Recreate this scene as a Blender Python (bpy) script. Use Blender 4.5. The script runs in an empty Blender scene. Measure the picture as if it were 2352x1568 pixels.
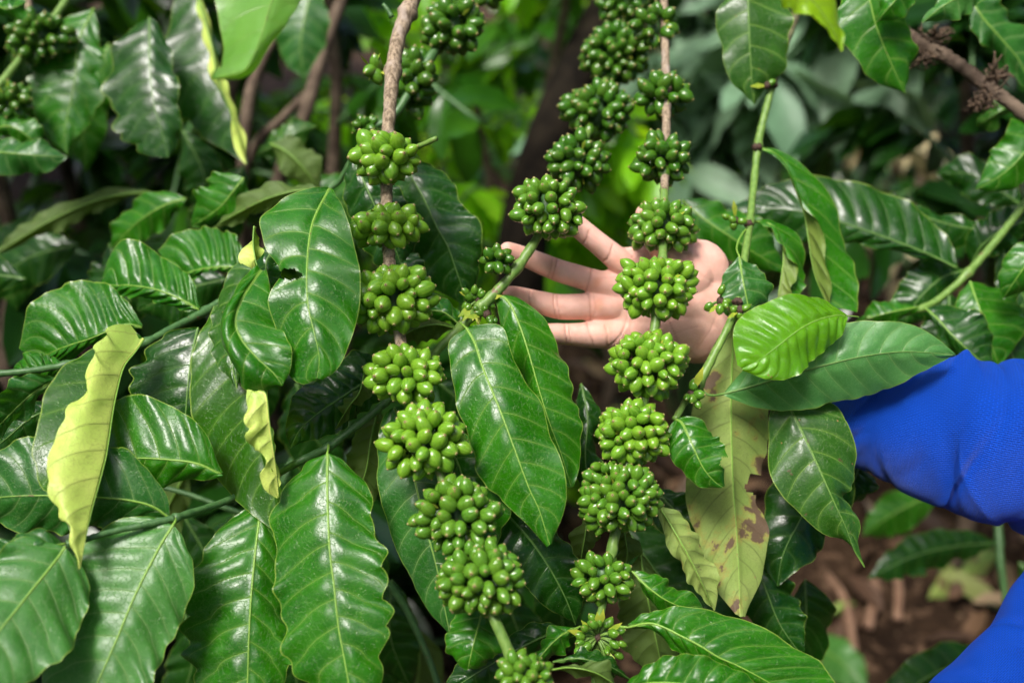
import bpy, bmesh, math, random
import numpy as np
from mathutils import Vector, Matrix, Quaternion
random.seed(7); RNG = np.random.default_rng(7)
S = bpy.context.scene
COL = S.collection
# ------------------------------------------------------------------ camera
LENS = 35.0; FPX = 2352*LENS/36.0
PITCH = math.radians(22)
CAM = np.array([0, 0, 1.42])
FWD = np.array([0, math.cos(PITCH), -math.sin(PITCH)])
UPV = np.array([0, math.sin(PITCH), math.cos(PITCH)])
RGT = np.array([1.0, 0, 0])
cd = bpy.data.cameras.new('camera'); cam = bpy.data.objects.new('camera', cd); COL.objects.link(cam)
cam.location = CAM; cam.rotation_euler = (math.pi/2-PITCH, 0, 0)
cd.lens = LENS; cd.sensor_width = 36; cd.clip_start = 0.02; cd.clip_end = 500
cd.dof.use_dof = True; cd.dof.focus_distance = 0.745; cd.dof.aperture_fstop = 3.2
S.camera = cam
def P(x, y, d):
    """a point seen by the photograph at x, y (2352 x 1568) and d metres deep"""
    x = np.asarray(x, float); y = np.asarray(y, float); d = np.asarray(d, float)
    return CAM + ((x-1176)/FPX*d)[..., None]*RGT + (-(y-784)/FPX*d)[..., None]*UPV + d[..., None]*FWD
def PIX(p):
    q = p-CAM; d = q@FWD
    return q@RGT/d*FPX+1176, 784-q@UPV/d*FPX, d
# ------------------------------------------------------------------ materials
class NT:
    def __init__(s, name):
        s.m = bpy.data.materials.new(name); s.m.use_nodes = True
        s.t = s.m.node_tree; s.t.nodes.clear(); s.out = s.n('ShaderNodeOutputMaterial')
    def n(s, typ, **kw):
        n = s.t.nodes.new(typ)
        for k, v in kw.items(): setattr(n, k, v)
        return n
    def l(s, a, b): s.t.links.new(a, b)
    def put(s, sock, v):
        if hasattr(v, 'links') or isinstance(v, bpy.types.NodeSocket): s.l(v, sock)
        else: sock.default_value = v
    def math(s, op, a, b=0.0, c=0.0, clamp=False):
        n = s.n('ShaderNodeMath', operation=op, use_clamp=clamp)
        s.put(n.inputs[0], a); s.put(n.inputs[1], b); s.put(n.inputs[2], c); return n.outputs[0]
    def mix(s, f, a, b):
        n = s.n('ShaderNodeMix', data_type='RGBA')
        s.put(n.inputs[0], f); s.put(n.inputs[6], c4(a)); s.put(n.inputs[7], c4(b)); return n.outputs[2]
    def noise(s, vec, scale, detail=3, rough=0.55):
        n = s.n('ShaderNodeTexNoise'); n.inputs['Scale'].default_value = scale
        n.inputs['Detail'].default_value = detail; n.inputs['Roughness'].default_value = rough
        if vec is not None: s.l(vec, n.inputs['Vector'])
        return n.outputs[0]
    def ramp(s, v, lo, hi, a=0.0, b=1.0):
        n = s.n('ShaderNodeMapRange', interpolation_type='SMOOTHSTEP'); s.put(n.inputs[0], v)
        n.inputs[1].default_value = lo; n.inputs[2].default_value = hi
        n.inputs[3].default_value = a; n.inputs[4].default_value = b; return n.outputs[0]
    def uv(s, name): return s.n('ShaderNodeUVMap', uv_map=name).outputs[0]
    def bump(s, h, dist, strength=1.0, nrm=None):
        n = s.n('ShaderNodeBump'); n.inputs['Strength'].default_value = strength; n.inputs['Distance'].default_value = dist
        s.l(h, n.inputs['Height'])
        if nrm is not None: s.l(nrm, n.inputs['Normal'])
        return n.outputs[0]
    def bsdf(s, col, rough=0.5, spec=0.5, nrm=None, **kw):
        b = s.n('ShaderNodeBsdfPrincipled'); s.put(b.inputs['Base Color'], c4(col)); s.put(b.inputs['Roughness'], rough)
        s.put(b.inputs['Specular IOR Level'], spec)
        if nrm is not None: s.l(nrm, b.inputs['Normal'])
        for k, v in kw.items(): s.put(b.inputs[k.replace('_', ' ')], v)
        return b.outputs[0]
    def done(s, sh): s.l(sh, s.out.inputs[0]); return s.m
def c4(c):
    return (*c, 1.0) if isinstance(c, tuple) and len(c) == 3 else c
def leaf_mat(name, top, top2, under=(.18, .26, .045), vein=(.20, .36, .06), rough=.30, trans=.20, tcol=(.09, .40, .006),
             spots=0.0, patches=0.0, vs=.8, pale=0.0):
    t = NT(name); uvv = t.uv('veins'); uvm = t.uv('cm'); rib = t.uv('rib')
    sp = t.n('ShaderNodeSeparateXYZ'); t.l(uvv, sp.inputs[0]); ph, s_ = sp.outputs[0], sp.outputs[1]
    rb = t.n('ShaderNodeSeparateXYZ'); t.l(rib, rb.inputs[0])
    fr = t.math('FRACT', ph); dv = t.math('ABSOLUTE', t.math('SUBTRACT', fr, .5)); dv = t.math('SUBTRACT', .5, dv)  # 0 on a vein
    vw = t.math('MULTIPLY_ADD', s_, -.012, .027)
    vm = t.math('SUBTRACT', 1.0, t.math('DIVIDE', dv, vw), clamp=True)
    vm = t.math('MULTIPLY', vm, t.ramp(s_, .99, .84))
    mm = t.ramp(rb.outputs[0], .15, .08)
    em = t.ramp(s_, .972, .99)
    back = t.n('ShaderNodeNewGeometry').outputs['Backfacing']
    vo = t.n('ShaderNodeTexVoronoi', feature='DISTANCE_TO_EDGE'); vo.inputs['Scale'].default_value = 2.5
    wob = t.n('ShaderNodeTexNoise'); wob.inputs['Scale'].default_value = 1.5; t.l(uvm, wob.inputs['Vector'])
    add = t.n('ShaderNodeVectorMath', operation='ADD'); t.l(uvm, add.inputs[0]); t.l(wob.outputs[1], add.inputs[1]); t.l(add.outputs[0], vo.inputs['Vector'])
    ret = t.ramp(vo.outputs[0], .045, .0)
    oi = t.n('ShaderNodeObjectInfo').outputs['Random']
    off = t.n('ShaderNodeVectorMath', operation='ADD'); t.l(uvm, off.inputs[0])
    cb = t.n('ShaderNodeCombineXYZ'); t.l(t.math('MULTIPLY', oi, 37.0), cb.inputs[0]); t.l(cb.outputs[0], off.inputs[1]); uo = off.outputs[0]
    n1 = t.noise(uo, .38, 3); n2 = t.noise(uo, 7.0, 4)
    col = t.mix(t.ramp(n1, .33, .68), top, top2)
    col = t.mix(t.math('MULTIPLY', t.ramp(n2, .35, .75), .22), col, tuple(x*1.7 for x in top2))
    col = t.mix(t.math('MULTIPLY', ret, .24), col, vein)
    # tissue along the veins is a touch lighter, then the vein itself
    halo = t.ramp(dv, .17, .0); col = t.mix(t.math('MULTIPLY', halo, .16), col, vein)
    col = t.mix(t.math('MULTIPLY', vm, vs), col, vein)
    col = t.mix(t.math('MULTIPLY', mm, .85), col, vein)
    col = t.mix(t.math('MULTIPLY', em, .75), col, (.24, .36, .05))
    udark0 = tuple(x*.6 for x in under)
    ucol = t.mix(t.ramp(n1, .3, .7), under, (under[0]*.82, under[1]*.92, under[2]*.75)); ucol = t.mix(t.math('MULTIPLY', t.ramp(n2, .4, .7), .25), ucol, udark0)
    udark = tuple(x*.5 for x in under)
    ucol = t.mix(t.math('MULTIPLY', t.ramp(rb.outputs[1], .30, .0), .55), ucol, (under[0]*.45, under[1]*.68, under[2]*.5))
    ucol = t.mix(t.math('MULTIPLY', ret, .5), ucol, udark)
    ucol = t.mix(t.math('MULTIPLY', t.ramp(dv, .09, .0), .45), ucol, udark); ucol = t.mix(t.math('MULTIPLY', vm, .6), ucol, udark)
    ucol = t.mix(t.math('MULTIPLY', mm, .7), ucol, tuple(min(1, x*1.6) for x in under))
    col = t.mix(back, col, ucol)
    if spots > 0:
        ns = t.noise(uo, 1.1, 5, .65); m = t.ramp(ns, .70-spots*.06, .73-spots*.06); col = t.mix(t.math('MULTIPLY', m, .85), col, (.10, .055, .03))
        v2 = t.n('ShaderNodeTexVoronoi'); v2.inputs['Scale'].default_value = .9; t.l(uo, v2.inputs['Vector'])
        col = t.mix(t.ramp(v2.outputs['Distance'], .075, .05), col, (.30, .17, .07))
    if patches > 0:
        ns = t.noise(uo, .27, 5, .6); m = t.ramp(ns, .62-patches*.05, .64-patches*.05)
        m2 = t.ramp(ns, .56-patches*.05, .64-patches*.05)
        col = t.mix(t.math('MULTIPLY', m2, .6), col, (.33, .24, .05)); col = t.mix(m, col, t.mix(n2, (.075, .048, .028), (.17, .105, .06)))
    v3 = t.n('ShaderNodeTexVoronoi'); v3.inputs['Scale'].default_value = 1.7; t.l(uo, v3.inputs['Vector'])
    col = t.mix(t.math('MULTIPLY', t.ramp(v3.outputs['Distance'], .045, .03), .45), col, (.42, .46, .30))
    sc = t.noise(uo, 2.3, 6, .7); col = t.mix(t.math('MULTIPLY', t.ramp(sc, .70, .74), .45), col, (.20, .16, .07))
    h = t.math('MULTIPLY_ADD', ret, -.9, n2)
    h = t.math('MULTIPLY_ADD', vm, -2.2, h)
    h = t.math('MULTIPLY_ADD', t.noise(uo, 1.3, 2), 1.6, h)
    nb = t.bump(h, .00013, .8)
    rr = t.math('MULTIPLY_ADD', n1, .14, rough-.07); rr = t.math('MULTIPLY_ADD', back, .22, rr)
    b = t.bsdf(col, rr, .5, nb)
    tr = t.n('ShaderNodeBsdfTranslucent'); t.put(tr.inputs[0], t.mix(t.math('MULTIPLY', vm, .4), tcol, tuple(x*.5 for x in tcol)))
    mx = t.n('ShaderNodeMixShader'); mx.inputs[0].default_value = trans; t.l(b, mx.inputs[1]); t.l(tr.outputs[0], mx.inputs[2])
    return t.done(mx.outputs[0])
LM = {
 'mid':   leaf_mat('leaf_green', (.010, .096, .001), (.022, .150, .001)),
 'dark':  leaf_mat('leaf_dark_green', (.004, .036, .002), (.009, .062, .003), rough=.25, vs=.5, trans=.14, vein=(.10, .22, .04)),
 'blue':  leaf_mat('leaf_blue_green', (.013, .088, .009), (.023, .125, .014), rough=.33, vein=(.22, .36, .11)),
 'pale':  leaf_mat('leaf_pale_green', (.036, .155, .020), (.056, .205, .030), rough=.36, vein=(.26, .42, .14)),
 'young': leaf_mat('leaf_young_green', (.075, .27, .005), (.12, .36, .010), under=(.26, .42, .04), vein=(.14, .42, .02), rough=.26, trans=.35, tcol=(.35, .65, .01), spots=.3),
 'matte': leaf_mat('leaf_matte_grey_green', (.055, .20, .045), (.080, .25, .060), vein=(.22, .40, .12), rough=.38),
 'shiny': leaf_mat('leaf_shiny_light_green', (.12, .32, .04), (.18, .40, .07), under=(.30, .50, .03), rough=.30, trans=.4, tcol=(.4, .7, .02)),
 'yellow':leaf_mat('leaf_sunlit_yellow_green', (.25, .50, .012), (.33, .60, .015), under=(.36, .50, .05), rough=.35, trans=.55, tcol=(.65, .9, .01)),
 'under': leaf_mat('leaf_olive_underside', (.03, .09, .01), (.04, .11, .01), under=(.10, .17, .030), rough=.42, trans=.3, tcol=(.3, .42, .04), spots=.5),
 'old':   leaf_mat('leaf_old_blotched', (.05, .13, .02), (.06, .15, .02), under=(.27, .36, .085), rough=.45, trans=.2, tcol=(.3, .4, .05), spots=.5, patches=.8),
 'worn':  leaf_mat('leaf_worn_green', (.017, .074, .005), (.027, .105, .008), rough=.32, spots=.7),
 'fold':  leaf_mat('leaf_folded_sunlit', (.014, .076, .003), (.023, .110, .005), under=(.66, .80, .17), rough=.25, trans=.25, tcol=(.5, .7, .04)),  # underside colour raised to carry the sunlight on the folded half
}
def bark_mat():
    t = NT('bark_grey_brown'); tc = t.n('ShaderNodeTexCoord').outputs['Object']
    mp = t.n('ShaderNodeMapping'); mp.inputs['Scale'].default_value = (1, 1, .25); t.l(tc, mp.inputs[0]); v = mp.outputs[0]
    a = t.noise(v, 420, 5, .65); b = t.noise(v, 90, 3)
    col = t.mix(t.ramp(a, .35, .65), (.13, .095, .06), (.42, .33, .23)); col = t.mix(t.ramp(b, .5, .75), col, (.40, .33, .27))
    return t.done(t.bsdf(col, .8, .2, t.bump(a, .0012, 1.0)))
def stem_mat(name, c1, c2, scale=260):
    t = NT(name); tc = t.n('ShaderNodeTexCoord').outputs['Object']
    mp = t.n('ShaderNodeMapping'); mp.inputs['Scale'].default_value = (1, 1, .2); t.l(tc, mp.inputs[0]); v = mp.outputs[0]
    a = t.noise(v, scale, 4); b = t.noise(tc, 60, 4, .7)
    col = t.mix(t.ramp(a, .3, .7), c1, c2); col = t.mix(t.ramp(b, .62, .70), col, (.17, .10, .06))
    return t.done(t.bsdf(col, .42, .4, t.bump(a, .0004, .8)))
M_BARK = bark_mat()
M_STEM = stem_mat('green_stem', (.10, .20, .035), (.17, .29, .06))
M_STEMD = stem_mat('dark_green_stem', (.045, .12, .035), (.08, .18, .055))
M_RIB = stem_mat('midrib_pale_green', (.15, .30, .035), (.21, .38, .06), 500)
M_RIBD = stem_mat('midrib_green', (.09, .19, .04), (.13, .26, .05), 500)
def simple_mat(name, c1, c2, sc=50, rough=.7, spec=.3, bmp=.001):
    t = NT(name); tc = t.n('ShaderNodeTexCoord').outputs['Object']; a = t.noise(tc, sc, 5, .6)
    return t.done(t.bsdf(t.mix(t.ramp(a, .3, .7), c1, c2), rough, spec, t.bump(a, bmp)))
M_DRY = simple_mat('dried_flower_brown', (.03, .02, .014), (.13, .085, .05), 300)
M_NODE = simple_mat('node_dark_brown', (.035, .02, .015), (.10, .06, .04), 300)
M_BRACT = simple_mat('bract_yellow_green', (.22, .34, .03), (.42, .45, .05), 120, .45)
M_TRUNK = simple_mat('trunk_brown', (.06, .042, .03), (.16, .12, .085), 40, .9, .2, .004)
def cherry_mat(name, c1, c2, c3):
    t = NT(name); tc = t.n('ShaderNodeTexCoord').outputs['Object']; oi = t.n('ShaderNodeObjectInfo').outputs['Random']
    at = t.n('ShaderNodeAttribute', attribute_name='rnd').outputs['Fac']; rnd = t.math('FRACT', t.math('ADD', oi, at))
    uvn = t.uv('ch'); sp = t.n('ShaderNodeSeparateXYZ'); t.l(uvn, sp.inputs[0]); v = sp.outputs[1]
    cb = t.n('ShaderNodeCombineXYZ'); t.l(t.math('MULTIPLY', sp.outputs[0], 26.0), cb.inputs[0]); t.l(t.math('MULTIPLY', v, 2.4), cb.inputs[1]); t.l(t.math('MULTIPLY', rnd, 51.0), cb.inputs[2])
    n = t.noise(cb.outputs[0], 1.0, 4, .6); nb = t.noise(tc, 420, 3)
    col = t.mix(t.ramp(n, .35, .7), c1, c2); col = t.mix(rnd, col, t.mix(.5, col, c3))
    cb2 = t.n('ShaderNodeCombineXYZ'); t.l(t.math('MULTIPLY', sp.outputs[0], 4.0), cb2.inputs[0]); t.l(t.math('MULTIPLY', v, 3.0), cb2.inputs[1]); t.l(t.math('MULTIPLY', rnd, 97.0), cb2.inputs[2])
    blem = t.math('MULTIPLY', t.ramp(t.noise(cb2.outputs[0], 1.0, 5, .65), .64, .70), t.ramp(rnd, .45, .70))
    col = t.mix(t.math('MULTIPLY', blem, .75), col, (.21, .12, .055))
    col = t.mix(t.ramp(v, .84, .95, 0, .45), col, (.30, .30, .08))
    tip = t.ramp(v, .950, .962); col = t.mix(tip, col, t.mix(t.ramp(v, .978, .99), (.34, .27, .10), (.08, .05, .02)))
    rr = t.math('MULTIPLY_ADD', tip, .4, .15)
    return t.done(t.bsdf(col, rr, .5, t.bump(t.math('MULTIPLY_ADD', n, .6, nb), .00004, .8), Subsurface_Weight=.12, Subsurface_Radius=(.002, .004, .001), Subsurface_Scale=1.0))
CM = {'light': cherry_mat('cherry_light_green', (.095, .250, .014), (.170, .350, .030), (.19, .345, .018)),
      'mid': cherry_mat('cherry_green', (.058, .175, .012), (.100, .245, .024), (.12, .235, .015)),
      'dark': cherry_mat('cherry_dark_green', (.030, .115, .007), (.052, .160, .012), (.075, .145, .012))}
# ------------------------------------------------------------------ object helpers
def link(name, me, parent=None, loc=(0, 0, 0), label=None, kind=None):
    o = bpy.data.objects.new(name, me); COL.objects.link(o)
    if parent is not None:
        o.parent = parent
    o.location = Vector(loc)
    if label: o['label'] = label
    if kind: o['kind'] = kind
    return o
WL = {}                               # world location of each object (all unrotated)
def thing(name, loc, label, cat, group=None):
    o = link(name, None, None, loc, label); o['category'] = cat; o.empty_display_size = .03
    if group: o['group'] = group
    WL[o.name] = np.array(loc, float); return o
def mesh_obj(name, V, F, mats, parent=None, origin=None, fmat=None, uvs=None, label=None, kind=None, smooth=True):
    V = np.asarray(V, float); origin = V.mean(0) if origin is None else np.asarray(origin, float)
    me = bpy.data.meshes.new(name); me.from_pydata((V-origin).tolist(), [], F if isinstance(F, list) else F.tolist())
    for m in (mats if isinstance(mats, (list, tuple)) else [mats]): me.materials.append(m)
    me.polygons.foreach_set('use_smooth', [smooth]*len(me.polygons))
    if fmat is not None: me.polygons.foreach_set('material_index', fmat)
    if uvs:
        li = np.zeros(len(me.loops), int); me.loops.foreach_get('vertex_index', li)
        for k, arr in uvs.items():
            u = me.uv_layers.new(name=k)
            a = arr if len(arr) == len(li) else arr[li]
            u.data.foreach_set('uv', np.asarray(a, np.float32).ravel())
    me.update()
    pl = WL[parent.name] if parent is not None else 0
    o = link(name, me, parent, origin-pl, label, kind); WL[o.name] = origin.copy(); return o
def cr(pts, n):
    """Catmull-Rom through pts (k,c), n samples spaced by arc length of the first two columns"""
    p = np.asarray(pts, float)
    if len(p) == 2: p = np.stack([p[0], (p[0]+p[1])/2, p[1]])
    q = np.vstack([2*p[0]-p[1], p, 2*p[-1]-p[-2]]); out = []
    for i in range(1, len(q)-2):
        for u in np.linspace(0, 1, 24, endpoint=False):
            a, b, c, d = q[i-1:i+3]
            out.append(.5*((2*b)+(-a+c)*u+(2*a-5*b+4*c-d)*u*u+(-a+3*b-3*c+d)*u**3))
    out.append(p[-1]); out = np.array(out)
    return out
def resample(o, n, key=None):
    k = o[:, :2] if key is None else key
    L = np.concatenate([[0], np.cumsum(np.linalg.norm(np.diff(k, axis=0), axis=1))]); t = np.linspace(0, L[-1], n)
    return np.stack([np.interp(t, L, o[:, i]) for i in range(o.shape[1])], 1)
def frames(C):
    T = np.gradient(C, axis=0); T /= np.linalg.norm(T, axis=1)[:, None]+1e-12
    a = np.cross(T[0], [0.3, .9, .2]); a /= np.linalg.norm(a); A = []
    for t in T:
        a = a-t*(a@t); a /= np.linalg.norm(a); A.append(a)
    A = np.array(A); return T, A, np.cross(T, A)
def tube_geo(C, R, seg=10, cap=True, ecc=1.0):
    C = np.asarray(C, float); n = len(C); R = np.broadcast_to(R, (n,)).copy(); T, A, B = frames(C)
    th = np.linspace(0, 2*np.pi, seg, endpoint=False)
    V = (C[:, None]+R[:, None, None]*(np.cos(th)[None, :, None]*A[:, None]+ecc*np.sin(th)[None, :, None]*B[:, None])).reshape(-1, 3)
    F = [(i*seg+j, i*seg+(j+1) % seg, (i+1)*seg+(j+1) % seg, (i+1)*seg+j) for i in range(n-1) for j in range(seg)]
    if cap: F += [tuple(range(seg))[::-1], tuple(range((n-1)*seg, n*seg))]
    return V, F
def merge(parts):
    V, F, M, o = [], [], [], 0
    for k, p in enumerate(parts):
        v, f = p[0], p[1]; m = p[2] if len(p) > 2 else 0
        V.append(v); F += [tuple(i+o for i in q) for q in f]; M += [m]*len(f); o += len(v)
    return np.vstack(V), F, M
def stem(parent, pts, mat, name='stem', n=70, seg=12, nodes=(), rough=.04, label=None):
    """pts: (x, y, depth, radius_px)"""
    o = resample(cr(pts, 0), n); C = P(o[:, 0], o[:, 1], o[:, 2]); R = o[:, 3]*o[:, 2]/FPX
    for (nx, ny) in nodes:
        d = np.hypot(o[:, 0]-nx, o[:, 1]-ny); R = R*(1+.38*np.exp(-(d/9.0)**2))
    C = C+RNG.normal(0, 1, C.shape)*R[:, None]*.03
    V, F = tube_geo(C, R*(1+rough*RNG.normal(0, 1, n)), seg)
    V = V+RNG.normal(0, 1, V.shape)*R.mean()*rough*.6
    return mesh_obj(name, V, F, mat, parent, C[0], label=label)
# ------------------------------------------------------------------ leaves
PROF = {'std': ([0, .03, .10, .22, .36, .5, .64, .77, .87, .94, .975, 1], [0.0, .14, .42, .76, .96, 1, .95, .76, .48, .22, .09, 0]),
        'blunt': ([0, .03, .10, .22, .36, .5, .65, .80, .90, .96, 1], [0.0, .22, .55, .85, .98, 1, .98, .84, .62, .38, 0]),
        'wide0': ([0, .02, .08, .18, .32, .5, .64, .77, .87, .94, .975, 1], [0.0, .30, .66, .90, 1, .98, .9, .70, .44, .2, .08, 0])}
NLEAF = [0]
def leaf(parent, mid, wa, wb, d, mat='mid', da=.010, db=.010, bow=.012, under=False, A=None, B=None, pet=None, nv=10, quilt=.0017,
         wave=.0028, prof='std', lo=False, ba=0.0, bb=0.0, label=None, scal=.045, rib=None, petr=2.6, name='leaf', holes=()):
    """mid: midrib pixels from base to tip; wa / wb half widths in px (or rails A / B with the same stations); d: depth base, tip"""
    NLEAF[0] += 1; rs = np.random.default_rng(NLEAF[0]*13+5)
    nu, nw = (60, 8) if lo else (120, 15)
    if lo: quilt *= .62; wave *= 1.2
    d = (d, d) if np.isscalar(d) else d
    mid = np.asarray(mid, float)
    if A is None or B is None:
        m = resample(cr(mid, 0), nu)
        g = np.gradient(m, axis=0); g /= np.linalg.norm(g, axis=1)[:, None]; nn = np.stack([-g[:, 1], g[:, 0]], 1)
    if A is not None or B is not None:
        if A is not None and len(A) != len(mid): Aown = resample(cr(np.asarray(A, float), 0), 300)[np.linspace(0, 299, len(mid)*8).astype(int)]; A = Aown
        if B is not None and len(B) != len(mid): B = resample(cr(np.asarray(B, float), 0), 300)[np.linspace(0, 299, len(mid)*8).astype(int)]
        m_ = resample(cr(mid, 0), nu); cols = [m_]
        for Q in (A, B):
            if Q is not None:
                Q = np.asarray(Q, float)
                if len(Q) == len(mid):
                    j = resample(cr(np.hstack([mid, Q]), 0), nu, key=cr(np.hstack([mid, Q]), 0)[:, :2]); cols.append(j[:, 2:4])
                else: cols.append(resample(Q, nu))
        full = np.hstack(cols)
        m = full[:, :2]; g = np.gradient(m, axis=0); g /= np.linalg.norm(g, axis=1)[:, None]+1e-9; nn = np.stack([-g[:, 1], g[:, 0]], 1)
        rest = full[:, 2:]
        Ar = rest[:, :2] if A is not None else None; Br = rest[:, -2:] if B is not None else None
    else: Ar = Br = None
    t = np.linspace(0, 1, nu); pr = np.interp(t, *PROF[prof]); fz = rs.uniform(0, 6.28, 8)
    Lpx = np.linalg.norm(np.diff(m, axis=0), axis=1).sum()
    dm = d[0]+(d[-1]-d[0])*t - bow*4*t*(1-t)
    wig = lambda k: 1+scal*np.sin(2*np.pi*(nv*t*.43)+fz[k])+scal*.45*(1+np.sin(7*t+fz[k]))*np.sin(2*np.pi*nv*t*1.0+fz[k+1])+.04*np.sin(2*np.pi*2.1*t+fz[k+2])
    lob = lambda off: scal*1.5*(np.abs(np.sin(np.pi*(nv*(t*1.02-.2*max(wa, wb, 20)/Lpx*1.6)+off)))**.7-.55)*(.6+.5*np.sin(6*t+fz[int(off*10) % 5]))
    if Ar is None: Ar = m+nn*(wa*pr*(wig(0)+lob(0)))[:, None]
    if Br is None: Br = m-nn*(wb*pr*(wig(3)+lob(.38)))[:, None]
    wA = np.linalg.norm(Ar-m, axis=1); wB = np.linalg.norm(Br-m, axis=1)
    Mi = P(m[:, 0], m[:, 1], dm)
    Ea = P(Ar[:, 0], Ar[:, 1], dm+da*pr); Eb = P(Br[:, 0], Br[:, 1], dm+db*pr)
    su = np.linspace(0, 1, nw+1)**1.25
    def half(E, bul):
        L = Mi[:, None]*(1-su)[None, :, None]+E[:, None]*su[None, :, None]
        L = L-FWD*(bul*np.sin(np.pi*su)[None, :]*pr[:, None])[..., None]
        return L
    HA, HB = half(Ea, ba), half(Eb, bb)
    G = np.concatenate([HA[:, ::-1], HB[:, 1:]], 1); nc = G.shape[1]
    Tt = np.gradient(G, axis=0); Ss = np.gradient(G, axis=1); N = np.cross(Tt, Ss); N /= np.linalg.norm(N, axis=2)[..., None]+1e-12
    k = np.ones(5)/5                                                     # smooth normals along the leaf
    if under: N = -N
    sg = np.concatenate([-su[::-1], su[1:]]); sa = np.abs(sg)
    Lm = np.linalg.norm(np.diff(Mi, axis=0), axis=1).sum()
    Wa = np.linalg.norm(Ea-Mi, axis=1); Wb = np.linalg.norm(Eb-Mi, axis=1); Wmax = max(Wa.max(), Wb.max(), .01)
    kk = min(.22, .52*Wmax/Lm)
    tt = t[:, None]; kb = kk*(.45*sa+.55*sa**2.0)[None, :]
    side = (sg > 0)[None, :]
    ph = nv*(tt*1.02-kb)+np.where(side, .38, 0.0)+.09*np.sin(9*tt+fz[0])
    q = np.abs(np.sin(np.pi*ph))**.85
    env = (lambda z: z*z*(3-2*z))(np.clip(sa/.25, 0, 1))*(1-.35*sa**3)
    h = quilt*.9*q*env[None, :]*np.minimum(1, pr*1.6)[:, None]
    am = 1+.6*np.sin(5*tt+fz[2]+np.where(side, 2, 0)); h = h+wave*(sa**2.6)[None, :]*pr[:, None]*(.55*am*np.sin(2*np.pi*ph+fz[6]*.3)+.9*np.sin(2*np.pi*ph*.41+np.where(side, fz[4], fz[5])))
    h = h+.0035*np.sin(2*np.pi*1.3*tt+fz[7]+np.where(side, 1.7, 0))*(sa**1.5)[None, :]*pr[:, None]
    h = h+.0016*np.sin(3.1*tt*3+fz[1]+sg[None, :]*2.2)*sa[None, :]
    h = h-.00035*np.exp(-(sa/.09)**2)[None, :]
    G = G+N*h[..., None]
    V = G.reshape(-1, 3); F = []; I = np.arange(nu*nc).reshape(nu, nc)
    a, b, c, e = I[:-1, :-1], I[1:, :-1], I[1:, 1:], I[:-1, 1:]
    Fq = np.stack([a, b, c, e], -1).reshape(-1, 4)
    jj = np.tile(np.arange(nc-1), (nu-1, 1)).ravel(); ii = np.repeat(np.arange(nu-1), nc-1)
    if holes:
        cen = G.reshape(nu, nc, 3); pc = (G[:-1, :-1]+G[1:, 1:])/2; hx, hy, _ = PIX(pc.reshape(-1, 3)); keep = np.ones(len(Fq), bool)
        for (x0, y0, r1, r2) in holes: keep &= ((hx-x0)/r1)**2+((hy-y0)/r2)**2 > 1+.25*np.sin(np.arctan2(hy-y0, hx-x0)*5)
        Fq, jj, ii = Fq[keep], jj[keep], ii[keep]
    left = jj < nw
    def luv(fA, fB):                                                     # per-loop uv with its own value on each half
        out = np.zeros((len(Fq), 4, 2)); offs = [(0, 0), (1, 0), (1, 1), (0, 1)]
        for kq, (di, dj) in enumerate(offs):
            r, cc = ii+di, jj+dj; out[:, kq] = np.where(left[:, None], fA[r, cc], fB[r, cc])
        return out
    phA = nv*(tt*1.02-kb)+.09*np.sin(9*tt+fz[0]); phB = phA+.38; SA = np.tile(sa, (nu, 1))
    dist = np.where(side, Wb[:, None], Wa[:, None])*sa[None, :]*100
    v1A = np.stack([phA, SA], -1); v1B = np.stack([phB, SA], -1)
    cmv = np.stack([dist*np.sign(sg)[None, :], np.tile(tt*Lm*100, (1, nc))], -1); rbv = np.stack([dist/(1.05-.75*tt), np.tile(tt, (1, nc))], -1)
    U1, U2, U3 = luv(v1A, v1B), luv(cmv, cmv), luv(rbv, rbv)
    if under: Fq = Fq[:, ::-1]; U1, U2, U3 = U1[:, ::-1], U2[:, ::-1], U3[:, ::-1]
    o = mesh_obj(name, V, Fq, LM[mat], parent, Mi[0], uvs={'veins': U1.reshape(-1, 2), 'cm': U2.reshape(-1, 2), 'rib': U3.reshape(-1, 2)}, label=label)
    # midrib and petiole, one tapering rod
    C = G[:, nw]; Nn = N[:, nw]; r0 = petr*np.mean(d)/FPX
    R = r0*(.92-t*.78)
    side_s = -1.0 if False else 1.0
    C = C[:int(nu*.96)]+Nn[:int(nu*.96)]*(-R[:int(nu*.96)]*.25)[:, None]; R = R[:len(C)]
    C, R = C[::3 if lo else 2], R[::3 if lo else 2]
    if pet:
        pp = np.array([(x, y, z) for x, y, z in pet]); pc = cr(pp, 0); pc = resample(pc, 12); Pc = P(pc[:, 0], pc[:, 1], pc[:, 2])
        C = np.vstack([Pc[:-1], C]); R = np.concatenate([np.linspace(r0*1.05, r0*.82, 11), R])
    Vr, Fr = tube_geo(C, R, 6)
    mesh_obj('midrib', Vr, Fr, rib or (M_RIBD if mat in ('dark', 'worn') else M_RIB), o, Mi[0])
    return o
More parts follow.
